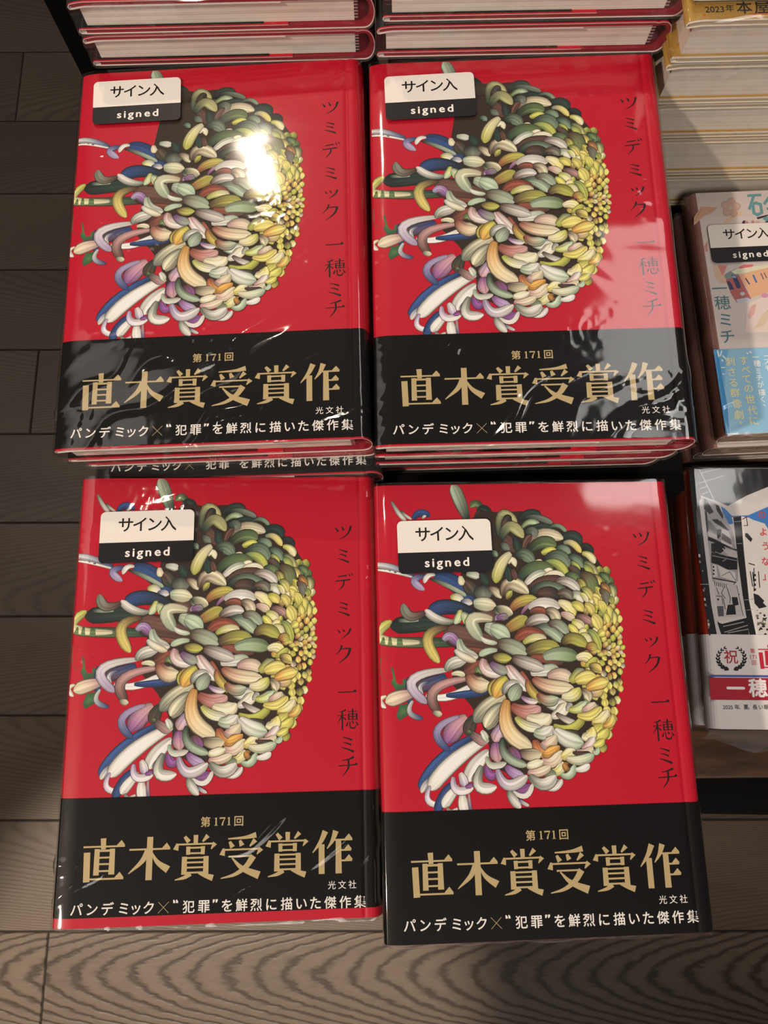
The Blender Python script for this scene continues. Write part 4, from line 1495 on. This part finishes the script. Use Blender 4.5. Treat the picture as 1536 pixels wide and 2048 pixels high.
# ------------------------------------------------------------------ the red books
FIT = {'A': (-.0770, .1948, .3062, -.58, -2.39, .90), 'B': (.0643, .1936, .3037, .22, -1.44, .40),
       'E': (-.0733, -.0043, .3414, -.07, 3.14, .53), 'F': (.0654, -.0103, .3361, .29, 2.42, .84)}
T0 = .0165; PITCH = .0186
def top_matrix(k):
    x, y, h, a, b, c = FIT[k]
    return Matrix.Translation((x, y, ZC - h)) @ Euler((R(a), R(b), R(c)), 'XYZ').to_matrix().to_4x4()
def under(k, n, dx=0, dy=0): return top_matrix(k) @ Matrix.Translation((dx, dy, -T0 - n * PITCH))

GF = 'face-up red chrysanthemum hardcovers'
hardcover('hardcover_book', 'red chrysanthemum hardcover with a lamp glare on its petals, topmost of the left middle stack', under('A', 0), group=GF, face=True, letters=2, film='A', seed=1, sticker=((70, 62), (503, 61), (77, 307)))
hardcover('hardcover_book', 'red chrysanthemum hardcover with pale glare on its black band, top of right middle stack', under('B', 0), group=GF, face=True, letters=2, film='B', seed=2, sticker=((68, 88), (500, 78), (73, 329)))
hardcover('hardcover_book', 'red chrysanthemum hardcover with a strip of red showing below its black band, nearest left', under('E', 0), group=GF, face=True, letters=2, film='E', seed=3, low=1900, sticker=((100, 166), (529, 156), (101, 407)), flap=.004)
hardcover('hardcover_book', 'red chrysanthemum hardcover with a pink sheen on its top right corner, nearest right', under('F', 0), group=GF, face=True, letters=2, film='F', seed=4, low=1939, sticker=((94, 173), (526, 168), (96, 414)))
GS = 'red hardcovers under and behind the top books'
hardcover('hardcover_book', 'red hardcover directly under the top book of the left middle stack', under('A', 1, .001, .0032), group=GS, seed=5)
hardcover('hardcover_book', 'red hardcover with white writing peeking out, third down in the left middle stack', under('A', 2, .003, -.0046), group=GS, letters=1, seed=5)
hardcover('hardcover_book', 'red hardcover directly under the top book of the right middle stack', under('B', 1, -.001, .0018), group=GS, seed=6)
hardcover('hardcover_book', 'red hardcover with a bare red flap edge, third down in the right middle stack', under('B', 2, -.003, .0040), group=GS, seed=6)
def back(x, y, h, yaw): return Matrix.Translation((x, y, ZC - h)) @ Matrix.Rotation(R(yaw), 4, 'Z')
hardcover('hardcover_book', 'red hardcover end-on just behind the left middle stack, lower of two', back(-.0738, .3940, .3097, .9), group=GS, seed=7)
hardcover('hardcover_book', 'red hardcover end-on at the top left edge, resting on another red hardcover', back(-.0735, .3945, .2918, .8), group=GS, seed=5)
hardcover('hardcover_book', 'red hardcover end-on just behind the right middle stack, lower of two', back(.0668, .3905, .3032, .5), group=GS, seed=6)
hardcover('hardcover_book', 'red hardcover end-on at the top middle edge, upper of two behind the right stack', back(.0695, .3925, .2852, .5), group=GS, seed=7)
riser('black riser under the left middle stack of red books', -.135, -.015, .105, .285, .3062 + .0165 + 2 * PITCH + .0055)
riser('black riser under the right middle stack of red books, widened to darken the gap like shade', .004, .152, .089, .285, .3037 + .0165 + 2 * PITCH + .0045)
riser('black riser under the red book nearest left', -.133, -.012, -.055, .085, .3414 + .0165 + .0045)
riser('black riser under the red book nearest right', .006, .126, -.055, .080, .3361 + .0165 + .0042)
riser('black riser under the left back stack of red books', -.133, -.012, .300, .480, .3097 + .0010)
riser('black riser under the right back stack of red books', .007, .128, .300, .480, .3032 + .0010)

# ------------------------------------------------------------------ cream books with gold bands
GG = 'cream hardcovers with gold bands'
GY = .281 + .097
def gold(label, top, bot, dx=0.0, dy=0.0, txt=False, seed=8, T=None):
    return hardcover('hardcover_book', label, back(.2045 + dx, GY + dy, bot - .0007, .7), pal=CREAM, T=(bot - top - .0018) if T is None else T, group=GG, gold_text=txt, seed=seed, film='S')
gold('cream hardcover at the top right edge, pushed back on the gold-banded stack', .248, .271, .001, .0085)
gold('cream hardcover with writing on a gold band, at the top right corner', .272, .296, -.0005, 0, True, 8)
gold('cream hardcover with gold edge line, just below the gold band with writing', .296, .3225, -.0005, .0005, seed=9)
gold('cream hardcover half in shade, third below the gold band with writing', .3225, .347, .002, .0005, seed=8)
gold('cream hardcover with a thick white edge, second above the pale picture book', .347, .377, .002, 0, seed=9)
gold('cream hardcover in deep shade, just above the pale picture book', .377, .404, .003, -.001, seed=8)
riser('black riser under the stack of cream hardcovers', .150, .275, .29, .47, .4050)

# ------------------------------------------------------------------ the two paperback stacks at the right
def paper_matrix(ax, ay, yaw, bottom, dx=0, dy=0):
    m = Matrix.Translation((ax, ay, ZC - bottom)) @ Matrix.Rotation(R(yaw), 4, 'Z')
    return m @ Matrix.Translation((.0525 + dx, -.074 + dy, 0))
TH = .0150
GH = 'pale paperbacks with a blue band'
hl = ['pale picture paperback with a train and a blue band, topmost of its stack', 'brown-spined paperback directly under the pale train picture paperback', 'brown-spined paperback third down under the pale train picture', 'brown-spined paperback fourth down under the pale train picture', 'brown-spined paperback lowest under the pale train picture']
for i, l in enumerate(hl):
    paperback('paperback_book', l, paper_matrix(.18040, .27290, 1.953, .3835 + TH + i * .0172, (0, -.001, .001, -.001, .001)[i], (0, -.002, .001, 0, .001)[i]), TH, 'H', GH, face=(i == 0), film='H' if i == 0 else 'S', seed=11 if i == 0 else 12, sticker=((72, 219), (502, 219), (72, 462)) if i == 0 else None, flap=.008 if i == 4 else 0)
TI = .0112
GI = 'drawing paperbacks with a white band'
il = ['black and white street drawing paperback with a white and red band, topmost of its stack', 'rust-spined paperback directly under the street drawing paperback', 'rust-spined paperback third down under the street drawing', 'rust-spined paperback lowest under the street drawing']
for i, l in enumerate(il):
    paperback('paperback_book', l, paper_matrix(.18120, .11710, -1.330, .4200 + TI + i * .0133, (0, -.002, -.0005, -.003)[i], (0, .001, .0005, .002)[i]), TI, 'I', GI, face=(i == 0), film='I' if i == 0 else 'S', seed=13 if i == 0 else 14, flap=.014 if i in (0,) else 0)
